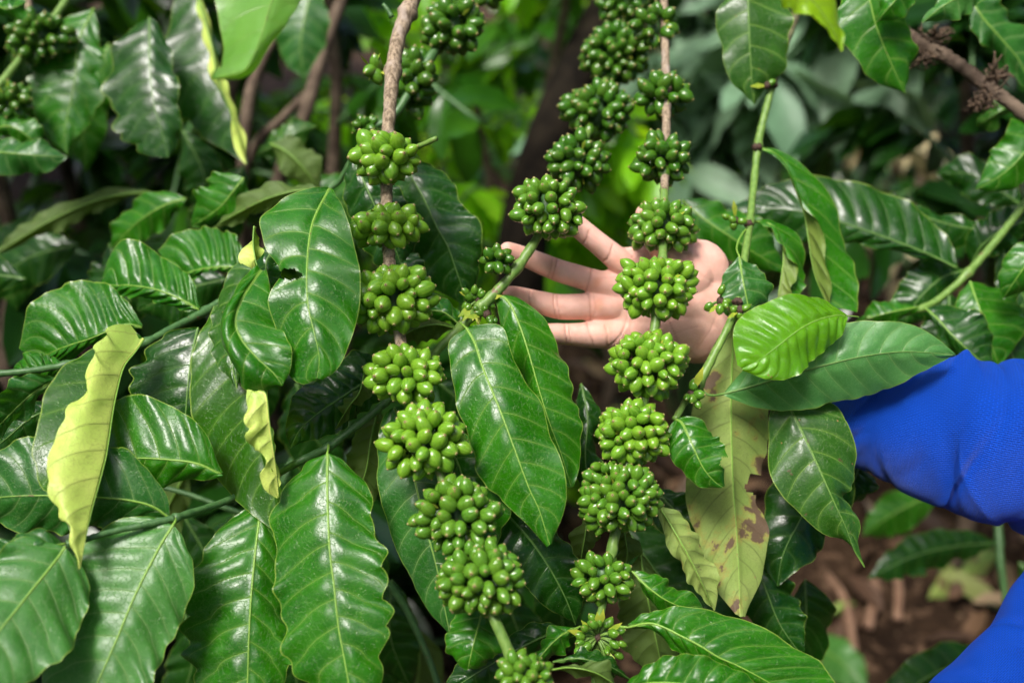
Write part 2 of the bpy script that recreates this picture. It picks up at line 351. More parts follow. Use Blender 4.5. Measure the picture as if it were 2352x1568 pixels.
# ------------------------------------------------------------------ cherries
def cherry_mesh(name, mats, seg=18, asym=0.0, slim=1.0):
    prof = [(0, .12), (.02, .24), (.07, .36), (.16, .445), (.28, .49), (.42, .50), (.55, .485), (.67, .435), (.77, .365), (.85, .275), (.905, .195), (.938, .125), (.955, .088), (.985, .082), (1.0, .070), (.992, .040), (.985, .012)]
    V, F, UV = [], [], []; n = len(prof)
    for i, (z, r) in enumerate(prof):
        for j in range(seg):
            a = 2*math.pi*j/seg; rr = r*.76*slim*(1+.025*math.cos(4*a)+asym*math.cos(a)*math.sin(math.pi*z))
            V.append((rr*math.cos(a), rr*math.sin(a), z)); UV.append((j/seg, min(1, .96*z if z < .95 and i < 12 else .955+.045*(i-12)/(n-13))))
    UV = np.array(UV); lo = []
    for i in range(n-1):
        for j in range(seg):
            k = (j+1) % seg; F.append((i*seg+j, i*seg+k, (i+1)*seg+k, (i+1)*seg+j))
            u0, u1 = j/seg, (j+1)/seg; lo += [(u0, UV[i*seg, 1]), (u1, UV[i*seg, 1]), (u1, UV[(i+1)*seg, 1]), (u0, UV[(i+1)*seg, 1])]
    return np.array(V), F, np.array(lo)
CH = {}
for cn in CM:
    CH[cn] = []
    for vi, (asy, sl) in enumerate([(0, 1), (.06, .93), (-.05, 1.05), (.03, .88)]):
        V, F, lo = cherry_mesh('c', None, 18, asy, sl)
        me = bpy.data.meshes.new('cherry_'+cn); me.from_pydata((V-[0, 0, .5]).tolist(), [], F); me.materials.append(CM[cn])
        me.polygons.foreach_set('use_smooth', [True]*len(F)); u = me.uv_layers.new(name='ch'); u.data.foreach_set('uv', lo.astype(np.float32).ravel()); me.update()
        CH[cn].append((me, V-[0, 0, .5], F, lo))
def align(dirv, spin):
    z = dirv/np.linalg.norm(dirv); q = Vector((0, 0, 1)).rotation_difference(Vector(z)); return (q @ Quaternion((0, 0, 1), spin)).to_matrix()
def cluster(parent, x, y, d, rx, ry, kind='light', size=43, fill=1.0, axis=None, label=None, seed=0, bracts=4, front=True):
    """a tight bunch of cherries round the stem; rx, ry and size (cherry length) in px"""
    rs = np.random.default_rng(int(x*7+y*3)+seed); c = P(x, y, d); px = d/FPX; L = size*px
    R = np.array([rx*px, ry*px, (rx*.5+ry*.5)*px*.92]); R *= 1.01; L *= 1.05; Ri = np.maximum(R-.42*L, .3*L); fz_ = rs.uniform(0, 6.28, 4)
    diam = L*.74; Rm = Ri.mean(); N = max(5, int(fill*4*math.pi*Rm**2/(diam**2*.78)))
    i = np.arange(N)+.5; phi = np.arccos(1-2*i/N); th = math.pi*(1+5**.5)*i+rs.uniform(0, 6)
    D = np.stack([np.cos(th)*np.sin(phi), np.sin(th)*np.sin(phi), np.cos(phi)], 1)+rs.normal(0, .07, (N, 3))
    for _ in range(14):                                                  # spread evenly
        D /= np.linalg.norm(D, axis=1)[:, None]; df = D[:, None]-D[None]; r2 = (df**2).sum(2)+np.eye(N)*9
        D = D+.35/N*(df/r2[..., None]**1.5).sum(1)/N*6
    D /= np.linalg.norm(D, axis=1)[:, None]
    lump = 1+.10*np.sin(D[:, 0]*3.1+fz_[0])*np.sin(D[:, 1]*2.7+fz_[1])+.06*np.sin(D[:, 2]*5+D[:, 0]*4+fz_[2])
    cam_b = np.stack([RGT, UPV, -FWD])                                   # rows: x right, y up, z to camera
    core = []; keep = []
    for k in range(N):
        if rs.uniform() < .045: continue
        lc = D[k]*Ri*lump[k]*rs.uniform(.88, 1.10); sc = L*rs.choice([1.0, .97, 1.04, .9, .78], p=[.35, .25, .18, .14, .08])
        pos = lc@cam_b; dr = (D[k]+rs.normal(0, .27, 3)+np.array([0, -.05, .10]))@cam_b
        Mx = np.array(align(dr, rs.uniform(0, 6.28))); vi = rs.integers(0, 4); keep.append((pos, Mx, sc, vi, D[k][2]))
    V, F = tube_geo(c+np.linspace(-.55, .55, 6)[:, None]*R[1]*UPV, Rm*.35*np.array([.4, .8, 1, 1, .8, .4]), 8); core.append((V, F, 1))
    for b in range(bracts):
        a = rs.uniform(0, 6.28); e = rs.uniform(-.6, .7); dv = np.array([math.cos(a)*math.cos(e), math.sin(a)*math.cos(e), abs(math.sin(e))+.35]); dv /= np.linalg.norm(dv)
        w = np.cross(dv, rs.normal(0, 1, 3)); w /= np.linalg.norm(w); b0 = dv*Rm*.7; ln = L*rs.uniform(.5, .8); cv = np.cross(dv, w)*ln*.25
        ps = [b0-w*ln*.07, b0+w*ln*.07, b0+dv*ln*.5+w*ln*.16+cv*.4, b0+dv*ln*.5-w*ln*.16+cv*.4, b0+dv*ln+cv, b0+dv*ln*.5+cv*.7]
        core.append((np.array([c+q@cam_b for q in ps]), [(0, 1, 2, 5), (0, 5, 3), (2, 4, 5), (5, 4, 3)], 2))
    for (pos, Mx, sc, vi, fz) in keep:
        if fz < -.22: V0, F0 = CH[kind][vi][1:3]; core.append(((V0*sc)@Mx.T+pos+c, F0, 0))
    V, F, Mi = merge(core)
    uvl = []
    for (pos, Mx, sc, vi, fz) in keep:
        if fz < -.22: uvl.append(CH[kind][vi][3])
    nl = sum(len(f) for f in F); nprev = nl-sum(len(u) for u in uvl); arr = np.vstack([np.zeros((nprev, 2))]+uvl)
    o = mesh_obj('fruit_cluster', V, F, [CM[kind], M_STEMD, M_BRACT], parent, c, fmat=Mi, uvs={'ch': arr}, label=label)
    for (pos, Mx, sc, vi, fz) in keep:
        if fz >= -.22:
            ch = link('cherry', CH[kind][vi][0], o, pos); ch.rotation_mode = 'QUATERNION'; ch.rotation_quaternion = Matrix(Mx.tolist()).to_quaternion(); ch.scale = (sc,)*3
    return o
def bud_sprig(parent, x, y, d, n, spread, size, kind='mid', ups=0):
    """a few small unripe berries on short stalks round a node, with small pointed bracts"""
    rs = np.random.default_rng(int(x+y)); c = P(x, y, d); px = d/FPX; cam_b = np.stack([RGT, UPV, -FWD]); core = []; bs = []
    for k in range(n):
        a = rs.uniform(0, 6.28); r = spread*px*rs.uniform(.35, 1); lc = np.array([math.cos(a)*r, math.sin(a)*r, rs.uniform(-.2, .8)*spread*px*.6])
        core.append((*tube_geo(np.array([c, c+(lc*.5)@cam_b+UPV*.001, c+lc@cam_b]), np.array([.0011, .0009, .0009]), 6), 0)); bs.append(lc)
    for k in range(ups):
        a = rs.uniform(0, 6.28); dv = np.array([math.cos(a), math.sin(a), .4]); dv /= np.linalg.norm(dv); w = np.cross(dv, [0, 0, 1.]); ln = size*px*rs.uniform(1.2, 2.2); b0 = dv*spread*px*.5; z = np.array([0, 0, 1.])*ln*.1
        ps = [b0-w*ln*.08, b0+w*ln*.08, b0+dv*ln*.5+w*ln*.17+z, b0+dv*ln*.5-w*ln*.17+z, b0+dv*ln]
        core.append((np.array([c+q@cam_b for q in ps]), [(0, 1, 2, 3), (3, 2, 4)], 1))
    core.append((*tube_geo(c+np.linspace(-1, 1, 5)[:, None]*UPV*.004, np.array([.001, .003, .0035, .003, .001]), 8), 2))
    V, F, Mi = merge(core); o = mesh_obj('fruit_cluster', V, F, [M_STEM, M_BRACT, M_NODE], parent, c, fmat=Mi)
    for lc in bs:
        dr = (lc/np.linalg.norm(lc)+rs.normal(0, .3, 3))@cam_b; ch = link('cherry', CH[kind][rs.integers(0, 4)][0], o, lc@cam_b); ch.rotation_mode = 'QUATERNION'
        ch.rotation_quaternion = align(dr, 0).to_quaternion(); ch.scale = (size*px*rs.uniform(.8, 1.15),)*3
def br(label, x, y, d, group='coffee branches laden with leaves and green cherries', cat='coffee branch', name='coffee_branch'):
    return thing(name, P(x, y, d), label, cat, group)
# ================================================================== the branches in front
# ---- A: woody branch hanging left of the middle
A = br('grey woody branch hanging left of centre, strung with nine pale green cherry clusters', 945, -20, .84)
stem(A, [(962, -30, .86, 18), (940, 20, .85, 18), (915, 90, .84, 17), (903, 160, .83, 17), (897, 230, .82, 15.5), (890, 330, .81, 14.5), (888, 430, .80, 14), (890, 540, .785, 14), (900, 650, .77, 14), (918, 770, .75, 14), (932, 830, .74, 13)], M_BARK, nodes=[(938, 28), (902, 165), (890, 360), (888, 520)], n=110, seg=16, label='grey cracked woody upper stem')
stem(A, [(930, 820, .742, 13), (955, 910, .725, 12), (985, 1010, .71, 11.5), (1012, 1090, .70, 11), (1050, 1180, .69, 10.5), (1075, 1260, .68, 11), (1105, 1340, .67, 12), (1135, 1420, .66, 12.5), (1170, 1500, .655, 14), (1195, 1590, .65, 14)], M_STEM, n=60, label='green lower stem')
stem(A, [(900, 40, .85, 6), (890, 22, .85, 5), (880, 10, .85, 4)], M_STEMD, name='twig', n=8)
stem(A, [(935, 345, .80, 6), (965, 335, .79, 6), (1003, 318, .78, 6.5)], M_STEM, name='twig', n=8)
for a in [(858, 160, .83, 38, 40, 'mid', 44, .45), (888, 362, .79, 84, 66, 'light', 50, 1.25), (890, 520, .775, 90, 54, 'light', 47, 1.25), (903, 685, .752, 99, 84, 'light', 48, 1.15), (934, 862, .728, 96, 74, 'light', 47, 1.0), (972, 1012, .703, 101, 90, 'light', 47, 1.0),
          (1048, 1182, .685, 100, 88, 'mid', 44, .9), (1103, 1330, .668, 108, 92, 'mid', 43, .95), (1205, 1548, .65, 68, 56, 'mid', 36, .9)]:
    cluster(A, a[0], a[1], a[2], a[3], a[4], a[5], a[6], a[7])
leaf(A, [(757, 432), (722, 500), (709, 560), (704, 640), (708, 705), (722, 765), (733, 820), (728, 868)], 0, 0, (.775, .70), 'mid', da=.012, db=.008, bow=.02, quilt=.0024, nv=8, petr=3.2,
     A=[(755, 432), (700, 434), (640, 455), (597, 500), (606, 545), (618, 580), (645, 612), (652, 640), (638, 670), (628, 700), (636, 760), (648, 820), (662, 862), (692, 882), (724, 872)], B=[(762, 432), (790, 488), (812, 560), (828, 640), (824, 720), (798, 800), (772, 850), (740, 872)],
     holes=[(664, 630, 30, 13)], label='large glossy leaf with a bite out of its left edge')
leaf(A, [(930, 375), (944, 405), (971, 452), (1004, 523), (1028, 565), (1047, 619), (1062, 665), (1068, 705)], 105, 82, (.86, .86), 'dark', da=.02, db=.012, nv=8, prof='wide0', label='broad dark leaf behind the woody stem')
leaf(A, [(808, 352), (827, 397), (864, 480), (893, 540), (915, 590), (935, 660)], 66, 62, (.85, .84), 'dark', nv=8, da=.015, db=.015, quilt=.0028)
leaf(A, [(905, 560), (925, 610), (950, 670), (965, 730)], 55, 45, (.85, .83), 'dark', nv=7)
leaf(A, [(905, 935), (935, 1010), (952, 1100), (975, 1200), (1002, 1300), (1020, 1390), (1034, 1462)], 84, 120, (.76, .73), 'blue', nv=8, da=.006, db=-.004, quilt=.0014, scal=.03, prof='wide0')
leaf(A, [(1112, 1385), (1098, 1440), (1086, 1485), (1074, 1538)], 62, 66, (.72, .69), 'mid', nv=5, bow=.015, prof='blunt', label='short bright leaf under the lowest big cluster')
leaf(A, [(1140, 1150), (1174, 1190), (1224, 1247), (1267, 1312), (1300, 1375), (1322, 1435)], 78, 72, (.76, .76), 'dark', nv=7, da=-.004, db=.008, prof='wide0')
leaf(A, [(1000, 985), (1050, 1060), (1075, 1160), (1085, 1240), (1080, 1310)], 30, 95, (.75, .735), 'mid', nv=7, da=.01, db=.004)
# ---- B: green branch behind the woody one
B = br('thin green branch behind the grey woody one, with dark green cherry clusters', 1080, -20, .95)
stem(B, [(1090, -40, .97, 10), (1045, 60, .95, 11), (1000, 115, .93, 11), (960, 180, .92, 11), (905, 265, .91, 9), (850, 300, .91, 7), (800, 380, .92, 6), (770, 425, .93, 6), (700, 450, .93, 5)], M_STEMD, n=60)
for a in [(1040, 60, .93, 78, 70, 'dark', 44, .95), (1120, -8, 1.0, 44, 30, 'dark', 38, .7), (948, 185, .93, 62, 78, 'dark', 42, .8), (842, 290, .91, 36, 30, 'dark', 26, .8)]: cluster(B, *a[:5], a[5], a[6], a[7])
leaf(B, [(748, 440), (700, 436), (650, 445), (600, 462), (545, 490), (487, 524)], 28, 30, (.93, .95), 'under', under=True, nv=9, lo=True, label='narrow olive leaf turned underside up')
leaf(B, [(560, 408), (535, 440), (500, 480), (440, 520)], 62, 35, (.94, .97), 'mid', nv=6, lo=True, prof='wide0', quilt=.003)
leaf(B, [(620, 330), (660, 350), (700, 390), (735, 440)], 40, 45, (1.1, 1.1), 'under', under=True, nv=6, lo=True)
leaf(B, [(590, 355), (640, 330), (690, 300), (728, 290)], 34, 30, (1.15, 1.15), 'worn', nv=6, lo=True)
# ---- C: long branch from the upper middle down to the lower left
Cb = br('long green branch slanting from the upper middle past the fingertips to lower left', 1470, -40, 1.06)
CP = [(1465, -60, 1.08, 9), (1420, 60, 1.06, 9), (1395, 170, 1.03, 9), (1355, 290, .95, 9), (1310, 400, .88, 9), (1262, 490, .805, 10), (1228, 555, .795, 11), (1190, 612, .79, 11.5), (1150, 660, .788, 12), (1105, 705, .785, 13), (1062, 748, .79, 11), (1008, 800, .785, 10), (940, 872, .785, 9.5), (868, 940, .78, 9.5), (800, 992, .775, 9), (752, 1028, .77, 9), (690, 1058, .76, 9), (635, 1090, .765, 8), (580, 1122, .76, 8), (520, 1150, .735, 8), (455, 1172, .71, 8.5), (400, 1190, .69, 9)]
stem(Cb, CP[:13], M_STEM, n=110, nodes=[(1188, 612), (1105, 705), (1062, 748)], label='fresh green upper stem'); stem(Cb, CP[12:], M_STEMD, n=70, nodes=[(752, 1028), (400, 1190)], label='dark green lower stem')
stem(Cb, [(400, 1190, .69, 9), (330, 1205, .68, 8), (250, 1222, .67, 7.5), (190, 1240, .66, 7.5), (153, 1250, .655, 8)], M_STEMD, n=40, nodes=[(153, 1250)], label='thin side shoot')
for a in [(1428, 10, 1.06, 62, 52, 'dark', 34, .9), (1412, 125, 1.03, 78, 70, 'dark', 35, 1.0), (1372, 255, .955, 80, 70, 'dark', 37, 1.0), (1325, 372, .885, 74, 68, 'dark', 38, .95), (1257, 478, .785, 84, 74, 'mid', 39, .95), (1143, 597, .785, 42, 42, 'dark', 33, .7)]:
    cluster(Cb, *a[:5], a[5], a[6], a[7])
bud_sprig(Cb, 1100, 690, .79, 13, 44, 22, 'mid', 6); bud_sprig(Cb, 1118, 722, .78, 8, 30, 20, 'dark', 1)
leaf(Cb, [(1071, 753), (1091, 789), (1107, 839), (1131, 899), (1154, 956), (1187, 1045), (1214, 1118), (1240, 1175), (1262, 1250)], 0, 0, (.755, .70), 'mid', da=.010, db=.012, bow=.014, nv=9, petr=3.4, scal=.02,
     A=[(1068, 753), (1031, 785), (1034, 840), (1057, 935), (1080, 1010), (1108, 1105), (1150, 1150), (1196, 1190), (1256, 1256)], B=[(1075, 750), (1150, 752), (1172, 805), (1206, 872), (1254, 940), (1274, 1025), (1298, 1110), (1290, 1175), (1268, 1248)], pet=[(1058, 742, .77), (1064, 748, .76), (1071, 753, .755)], label='long glossy leaf hanging in the middle of the picture')
leaf(Cb, [(1134, 673), (1167, 692), (1194, 749), (1214, 809), (1237, 890), (1262, 970), (1290, 1045), (1312, 1118)], 0, 0, (.79, .76), 'mid', da=.014, db=.014, nv=9, petr=3.4,
     A=[(1132, 675), (1146, 705), (1158, 770), (1180, 840), (1200, 900), (1215, 980), (1250, 1060), (1308, 1120)], B=[(1138, 671), (1195, 684), (1262, 745), (1290, 815), (1312, 900), (1330, 975), (1335, 1050), (1316, 1118)], pet=[(1118, 680, .80), (1126, 672, .795), (1134, 673, .79)])
leaf(Cb, [(1062, 752), (1015, 716), (960, 722), (905, 770)], 40, 20, (.80, .82), 'mid', nv=6)
leaf(Cb, [(1050, 755), (1000, 745), (945, 760), (890, 800)], 20, 34, (.80, .81), 'under', under=True, nv=6)
leaf(Cb, [(890, 845), (845, 872), (784, 913), (734, 946), (690, 985), (666, 1030)], 74, 62, (.80, .77), 'dark', nv=9, quilt=.0026, prof='wide0', label='dark crinkled leaf left of the fourth cluster')
leaf(Cb, [(838, 850), (826, 900), (800, 935), (770, 985)], 8, 18, (.765, .765), 'under', under=True, nv=6, label='narrow curled pale strip of leaf')
leaf(Cb, [(868, 935), (852, 1010), (838, 1090), (800, 1180)], 42, 60, (.81, .80), 'under', under=True, nv=7)
leaf(Cb, [(752, 1040), (752, 1145), (757, 1262), (767, 1345), (777, 1439), (790, 1510), (805, 1600), (818, 1720)], 132, 118, (.72, .655), 'mid', nv=10, bow=.012, da=.014, db=.008, quilt=.0022, petr=3.8, scal=.075, pet=[(755, 1022, .765), (754, 1032, .74), (752, 1040, .72)], prof='wide0', label='long quilted leaf pointing straight down, bottom left of centre')
leaf(Cb, [(603, 1140), (590, 1235), (582, 1310), (575, 1395), (571, 1479), (568, 1568), (560, 1660), (545, 1740)], 152, 92, (.74, .68), 'mid', nv=10, bow=.012, da=.008, db=.014, quilt=.0026, petr=3.8, wave=.0035, scal=.06)
leaf(Cb, [(390, 1190), (347, 1162), (290, 1148), (217, 1142), (117, 1138), (20, 1140), (-60, 1150), (-120, 1175)], 136, 82, (.705, .70), 'blue', nv=11, da=.012, db=.010, petr=3.6, quilt=.0014, pet=[(400, 1190, .69), (395, 1190, .70)][:0] or None)
leaf(Cb, [(398, 1205), (367, 1254), (320, 1345), (293, 1405), (267, 1469), (227, 1559), (185, 1650), (140, 1740)], 168, 122, (.685, .625), 'pale', nv=10, da=.012, db=.004, quilt=.0016, petr=4.2, bow=.006, pet=[(402, 1190, .69), (402, 1198, .688), (398, 1205, .685)], prof='wide0', scal=.02, label='big pale matt leaf with raised ribs, lower left')
leaf(Cb, [(150, 1255), (127, 1288), (67, 1362), (33, 1405), (-5, 1452), (-60, 1530), (-120, 1620)], 120, 150, (.655, .58), 'pale', nv=8, da=.004, db=.004, quilt=.0013, petr=4, bow=.004, prof='wide0', scal=.015)
leaf(Cb, [(150, 1248), (90, 1262), (33, 1294), (-20, 1325), (-90, 1370)], 62, 40, (.66, .64), 'blue', nv=7, petr=3.6)
leaf(Cb, [(505, 1088), (450, 1064), (384, 1055), (317, 1052), (243, 1056), (175, 1075), (120, 1110)], 0, 0, (.72, .74), 'mid', nv=8, da=.018, db=.006, quilt=.0022, petr=3.0,
     A=[(510, 1084), (468, 990), (400, 935), (320, 905), (255, 920), (190, 990), (120, 1105)], B=[(515, 1092), (470, 1104), (400, 1112), (345, 1128), (290, 1100), (200, 1100), (122, 1114)])
# ---- Fb: branch on the far left with the quilted leaves
Fb = br('green branch on the left carrying ribbed leaves, one folded over to its sunlit underside', 600, 640, .87)
stem(Fb, [(640, 600, .90, 7), (560, 660, .87, 8), (490, 702, .85, 9), (470, 716, .845, 10), (400, 752, .82, 9), (334, 786, .80, 9), (240, 815, .79, 9), (150, 838, .78, 8), (60, 852, .77, 8), (-80, 864, .76, 8)], M_STEMD, n=80, nodes=[(470, 716), (334, 786), (150, 838)])
leaf(Fb, [(326, 752), (290, 745), (243, 762), (205, 778), (167, 790), (127, 805), (80, 830)], 0, 0, (.83, .84), 'mid', nv=10, da=.02, db=.012, quilt=.0034, lo=False,
     A=[(328, 745), (292, 700), (250, 655), (200, 640), (140, 655), (78, 705), (43, 800)], B=[(328, 758), (290, 758), (235, 780), (190, 797), (150, 822), (128, 830), (80, 836)], label='deeply ribbed arching leaf, far left')
leaf(Fb, [(458, 712), (417, 688), (360, 665), (300, 655), (262, 655), (235, 650)], 0, 0, (.84, .87), 'mid', nv=8, quilt=.0034, da=.018, db=.008,
     A=[(460, 706), (436, 640), (385, 596), (330, 560), (275, 560), (232, 645)], B=[(460, 716), (410, 710), (350, 690), (300, 678), (262, 676), (233, 655)])
leaf(Fb, [(568, 618), (520, 612), (470, 616), (430, 626), (400, 640)], 0, 0, (.90, .92), 'mid', nv=8, quilt=.0034, da=.02, db=.006,
     A=[(566, 600), (540, 545), (480, 522), (410, 535), (362, 575)], B=[(568, 622), (520, 618), (470, 626), (432, 642), (400, 648)])
leaf(Fb, [(455, 752), (440, 815), (431, 889), (427, 940), (423, 1000), (415, 1060)], 138, 70, (.80, .78), 'dark', nv=7, da=.01, db=.01, prof='std')
leaf(Fb, [(330, 778), (311, 806), (283, 843), (267, 900), (257, 953), (244, 1040), (230, 1098), (204, 1195), (183, 1306)], 0, 0, (.765, .640), 'fold', nv=9, da=.004, db=-.010, bb=.010, quilt=.0011, wave=.002, petr=2.4,
     A=[(300, 752), (213, 798), (182, 818), (150, 843), (133, 863), (123, 880), (100, 916), (95, 953), (88, 990), (75, 1045), (82, 1065), (85, 1105), (117, 1128), (137, 1168), (165, 1230), (181, 1306)],
     B=[(300, 748), (267, 746), (240, 758), (245, 771), (213, 796), (219, 811), (200, 835), (188, 862), (192, 885), (175, 912), (157, 923), (147, 943), (149, 962), (127, 996), (115, 1045), (115, 1082), (128, 1105), (125, 1135), (139, 1165), (140, 1188), (158, 1202), (160, 1245), (178, 1279), (180, 1306)], label='leaf folded over lengthwise, showing its sunlit yellow underside')
leaf(Fb, [(545, 690), (550, 760), (560, 830), (575, 905), (590, 985), (612, 1070), (630, 1130), (640, 1200)], 0, 0, (.80, .725), 'fold', nv=10, da=.010, db=-.010, bb=.008, quilt=.0018, petr=2.0,
     A=[(490, 700), (462, 770), (443, 860), (446, 950), (466, 1050), (520, 1130), (565, 1165), (636, 1222)], B=[(575, 690), (600, 770), (605, 840), (614, 905), (622, 985), (634, 1060), (642, 1130), (642, 1195)])
leaf(Fb, [(586, 900), (610, 905), (617, 960), (624, 1010), (634, 1080), (640, 1142)], 0, 0, (.70, .705), 'fold', nv=6, under=True, bow=.004, da=-.004, db=.003, ba=.004, petr=1.6, name='leaf',
     A=[(566, 890), (564, 916), (569, 956), (582, 986), (570, 1014), (574, 1042), (601, 1062), (595, 1092), (608, 1122), (641, 1142)], B=[(606, 890), (614, 956), (622, 1023), (630, 1065), (638, 1105), (642, 1143)], label='narrow strip of sunlit leaf underside')
leaf(Fb, [(600, 620), (560, 680), (541, 735), (556, 780), (590, 820), (628, 856), (648, 884)], 0, 0, (.75, .70), 'mid', nv=6, bow=.02, da=.010, db=.010, ba=.012, quilt=.0014, petr=2.4,
     A=[(590, 610), (530, 690), (513, 770), (520, 830), (552, 872), (592, 900), (646, 888)], B=[(612, 618), (622, 680), (628, 720), (652, 760), (668, 810), (666, 850), (650, 886)], label='cupped leaf curling forward over its neighbour')
leaf(Fb, [(600, 590), (560, 650), (530, 720), (525, 800), (545, 895)], 42, 60, (.80, .735), 'worn', nv=8, da=.01, prof='wide0')
leaf(Fb, [(584, 520), (582, 560), (588, 600), (600, 640), (610, 668)], 14, 10, (.76, .74), 'fold', under=True, nv=4, bow=-.004, wave=.005, label='curled yellow leaf edge')
leaf(Fb, [(640, 560), (612, 600), (618, 650), (640, 700)], 34, 30, (.80, .79), 'dark', nv=5)
leaf(Fb, [(150, 842), (110, 850), (70, 850), (28, 850)], 36, 10, (.79, .80), 'mid', nv=6, quilt=.003, prof='blunt')
leaf(Fb, [(132, 868), (70, 908), (0, 975), (-60, 1030)], 58, 22, (.775, .76), 'blue', nv=7, da=-.01, db=.01, wave=.005)
leaf(Fb, [(140, 930), (70, 960), (10, 1010), (-60, 1060)], 40, 60, (.80, .79), 'dark', nv=6)
# ---- D: branch in front of the palm
D = br('straight branch hanging in front of the open palm, strung with round cherry clusters', 1525, -30, .95)
stem(D, [(1523, -40, .97, 9.5), (1527, 60, .94, 9.5), (1529, 160, .92, 9.5), (1531, 260, .89, 9.5), (1529, 360, .87, 9.5), (1526, 440, .84, 10)], M_BARK, n=60, nodes=[(1528, 205), (1528, 360)], label='woody upper stem')
stem(D, [(1526, 435, .842, 10), (1524, 520, .82, 10), (1521, 600, .80, 10.5), (1510, 700, .785, 11), (1503, 760, .778, 11.5), (1490, 840, .77, 12), (1478, 920, .765, 12), (1458, 1000, .76, 12), (1440, 1070, .752, 12), (1424, 1160, .745, 11), (1410, 1240, .74, 12), (1395, 1320, .735, 10), (1382, 1400, .73, 9), (1373, 1460, .73, 8), (1366, 1540, .73, 7), (1362, 1600, .73, 7)], M_STEM, n=110, nodes=[(1521, 600), (1410, 1260)], label='green lower stem')
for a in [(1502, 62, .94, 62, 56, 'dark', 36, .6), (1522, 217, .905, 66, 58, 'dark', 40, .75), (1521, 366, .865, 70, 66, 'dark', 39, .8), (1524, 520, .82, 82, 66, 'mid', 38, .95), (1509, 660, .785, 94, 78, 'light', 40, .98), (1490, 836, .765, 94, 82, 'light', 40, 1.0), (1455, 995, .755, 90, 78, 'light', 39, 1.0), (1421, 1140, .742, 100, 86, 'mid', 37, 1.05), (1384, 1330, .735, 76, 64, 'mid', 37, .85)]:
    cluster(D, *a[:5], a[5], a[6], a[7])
bud_sprig(D, 1372, 1462, .725, 30, 68, 24, 'mid', 8)
leaf(D, [(1440, 1440), (1500, 1432), (1568, 1462), (1607, 1482), (1651, 1509), (1694, 1528), (1768, 1568), (1850, 1625)], 0, 0, (.725, .70), 'mid', nv=11, da=.010, db=.016, quilt=.0028, petr=4.0,
     A=[(1440, 1443), (1495, 1452), (1560, 1488), (1600, 1512), (1640, 1535), (1690, 1560), (1760, 1600), (1850, 1635)], B=[(1440, 1436), (1478, 1416), (1540, 1396), (1634, 1403), (1718, 1425), (1801, 1469), (1880, 1520), (1930, 1580)], pet=[(1382, 1448, .73), (1410, 1438, .73), (1440, 1440, .725)], label='broad ribbed leaf with a bright yellow midrib, bottom right of centre')
leaf(D, [(1425, 1582), (1500, 1568), (1580, 1572), (1680, 1590), (1780, 1640)], 50, 66, (.70, .68), 'mid', nv=9, quilt=.0022)
leaf(D, [(1262, 1538), (1310, 1532), (1370, 1545), (1440, 1590)], 24, 18, (.69, .69), 'under', under=True, nv=6, label='pale underside of a leaf at the bottom edge')
leaf(D, [(1270, 1520), (1330, 1512), (1400, 1530), (1450, 1560)], 14, 16, (.705, .71), 'dark', nv=6)
leaf(D, [(1332, 1438), (1285, 1462), (1240, 1510), (1205, 1575)], 16, 26, (.725, .71), 'mid', nv=6, pet=[(1360, 1445, .73), (1345, 1440, .728), (1332, 1438, .725)])
leaf(D, [(1300, 1440), (1220, 1475), (1120, 1530), (1010, 1600)], 46, 60, (.745, .72), 'dark', nv=9, quilt=.002)
leaf(D, [(1452, 1312), (1484, 1345), (1530, 1378), (1585, 1402), (1625, 1425)], 14, 40, (.735, .74), 'mid', nv=6, rib=M_RIB, pet=[(1420, 1300, .735), (1436, 1303, .735), (1452, 1312, .735)])
leaf(D, [(1512, 1160), (1555, 1230), (1598, 1310), (1640, 1402)], 30, 46, (.775, .76), 'old', under=True, nv=8, da=.005, db=.01, scal=.02)
leaf(D, [(1470, 1270), (1485, 1360), (1505, 1460), (1530, 1580)], 76, 60, (.79, .78), 'under', under=True, nv=9)
leaf(D, [(1352, 1170), (1345, 1220), (1335, 1280), (1330, 1330)], 30, 28, (.78, .78), 'under', under=True, nv=6)
leaf(D, [(1430, 1200), (1440, 1270), (1430, 1330)], 22, 24, (.79, .79), 'under', under=True, nv=5)
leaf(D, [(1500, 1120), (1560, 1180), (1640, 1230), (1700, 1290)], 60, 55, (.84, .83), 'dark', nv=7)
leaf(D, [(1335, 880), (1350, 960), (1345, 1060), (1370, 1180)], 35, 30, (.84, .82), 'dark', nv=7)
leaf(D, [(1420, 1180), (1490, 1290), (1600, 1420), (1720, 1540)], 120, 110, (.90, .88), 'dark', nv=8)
# ---- E: thin branch right of the hand
E = br('thin green branch right of the hand, bearing a bright young leaf and blotched old one', 1832, 10, .99)
stem(E, [(1838, -30, 1.0, 8), (1826, 40, .98, 8), (1803, 110, .96, 7.5), (1775, 195, .94, 8)], simple_mat('twig_grey_green', (.07, .06, .035), (.15, .16, .07), 150), n=30, nodes=[(1826, 45), (1775, 195)], label='grey woody tip of the stem')
stem(E, [(1775, 192, .94, 8), (1756, 265, .93, 8.5), (1741, 335, .92, 9.5), (1732, 420, .90, 8.5), (1722, 510, .865, 9), (1708, 610, .825, 9), (1697, 690, .802, 10), (1672, 750, .79, 9), (1640, 815, .785, 9.5), (1605, 880, .78, 11), (1575, 920, .78, 8), (1550, 965, .77, 8)], M_STEM, n=90, nodes=[(1775, 195), (1741, 338), (1722, 512), (1697, 692), (1605, 880)])
for (x, y, d) in [(1775, 195, .935), (1738, 338, .915), (1719, 514, .860), (1694, 694, .797), (1601, 882, .778)]:
    V, F = tube_geo(P(np.full(5, x), y+np.linspace(-9, 9, 5), np.full(5, d)), np.array([5, 10, 12, 10, 5])*d/FPX, 10)
    mesh_obj('node', V+RNG.normal(0, .0006, V.shape), F, M_NODE, E)
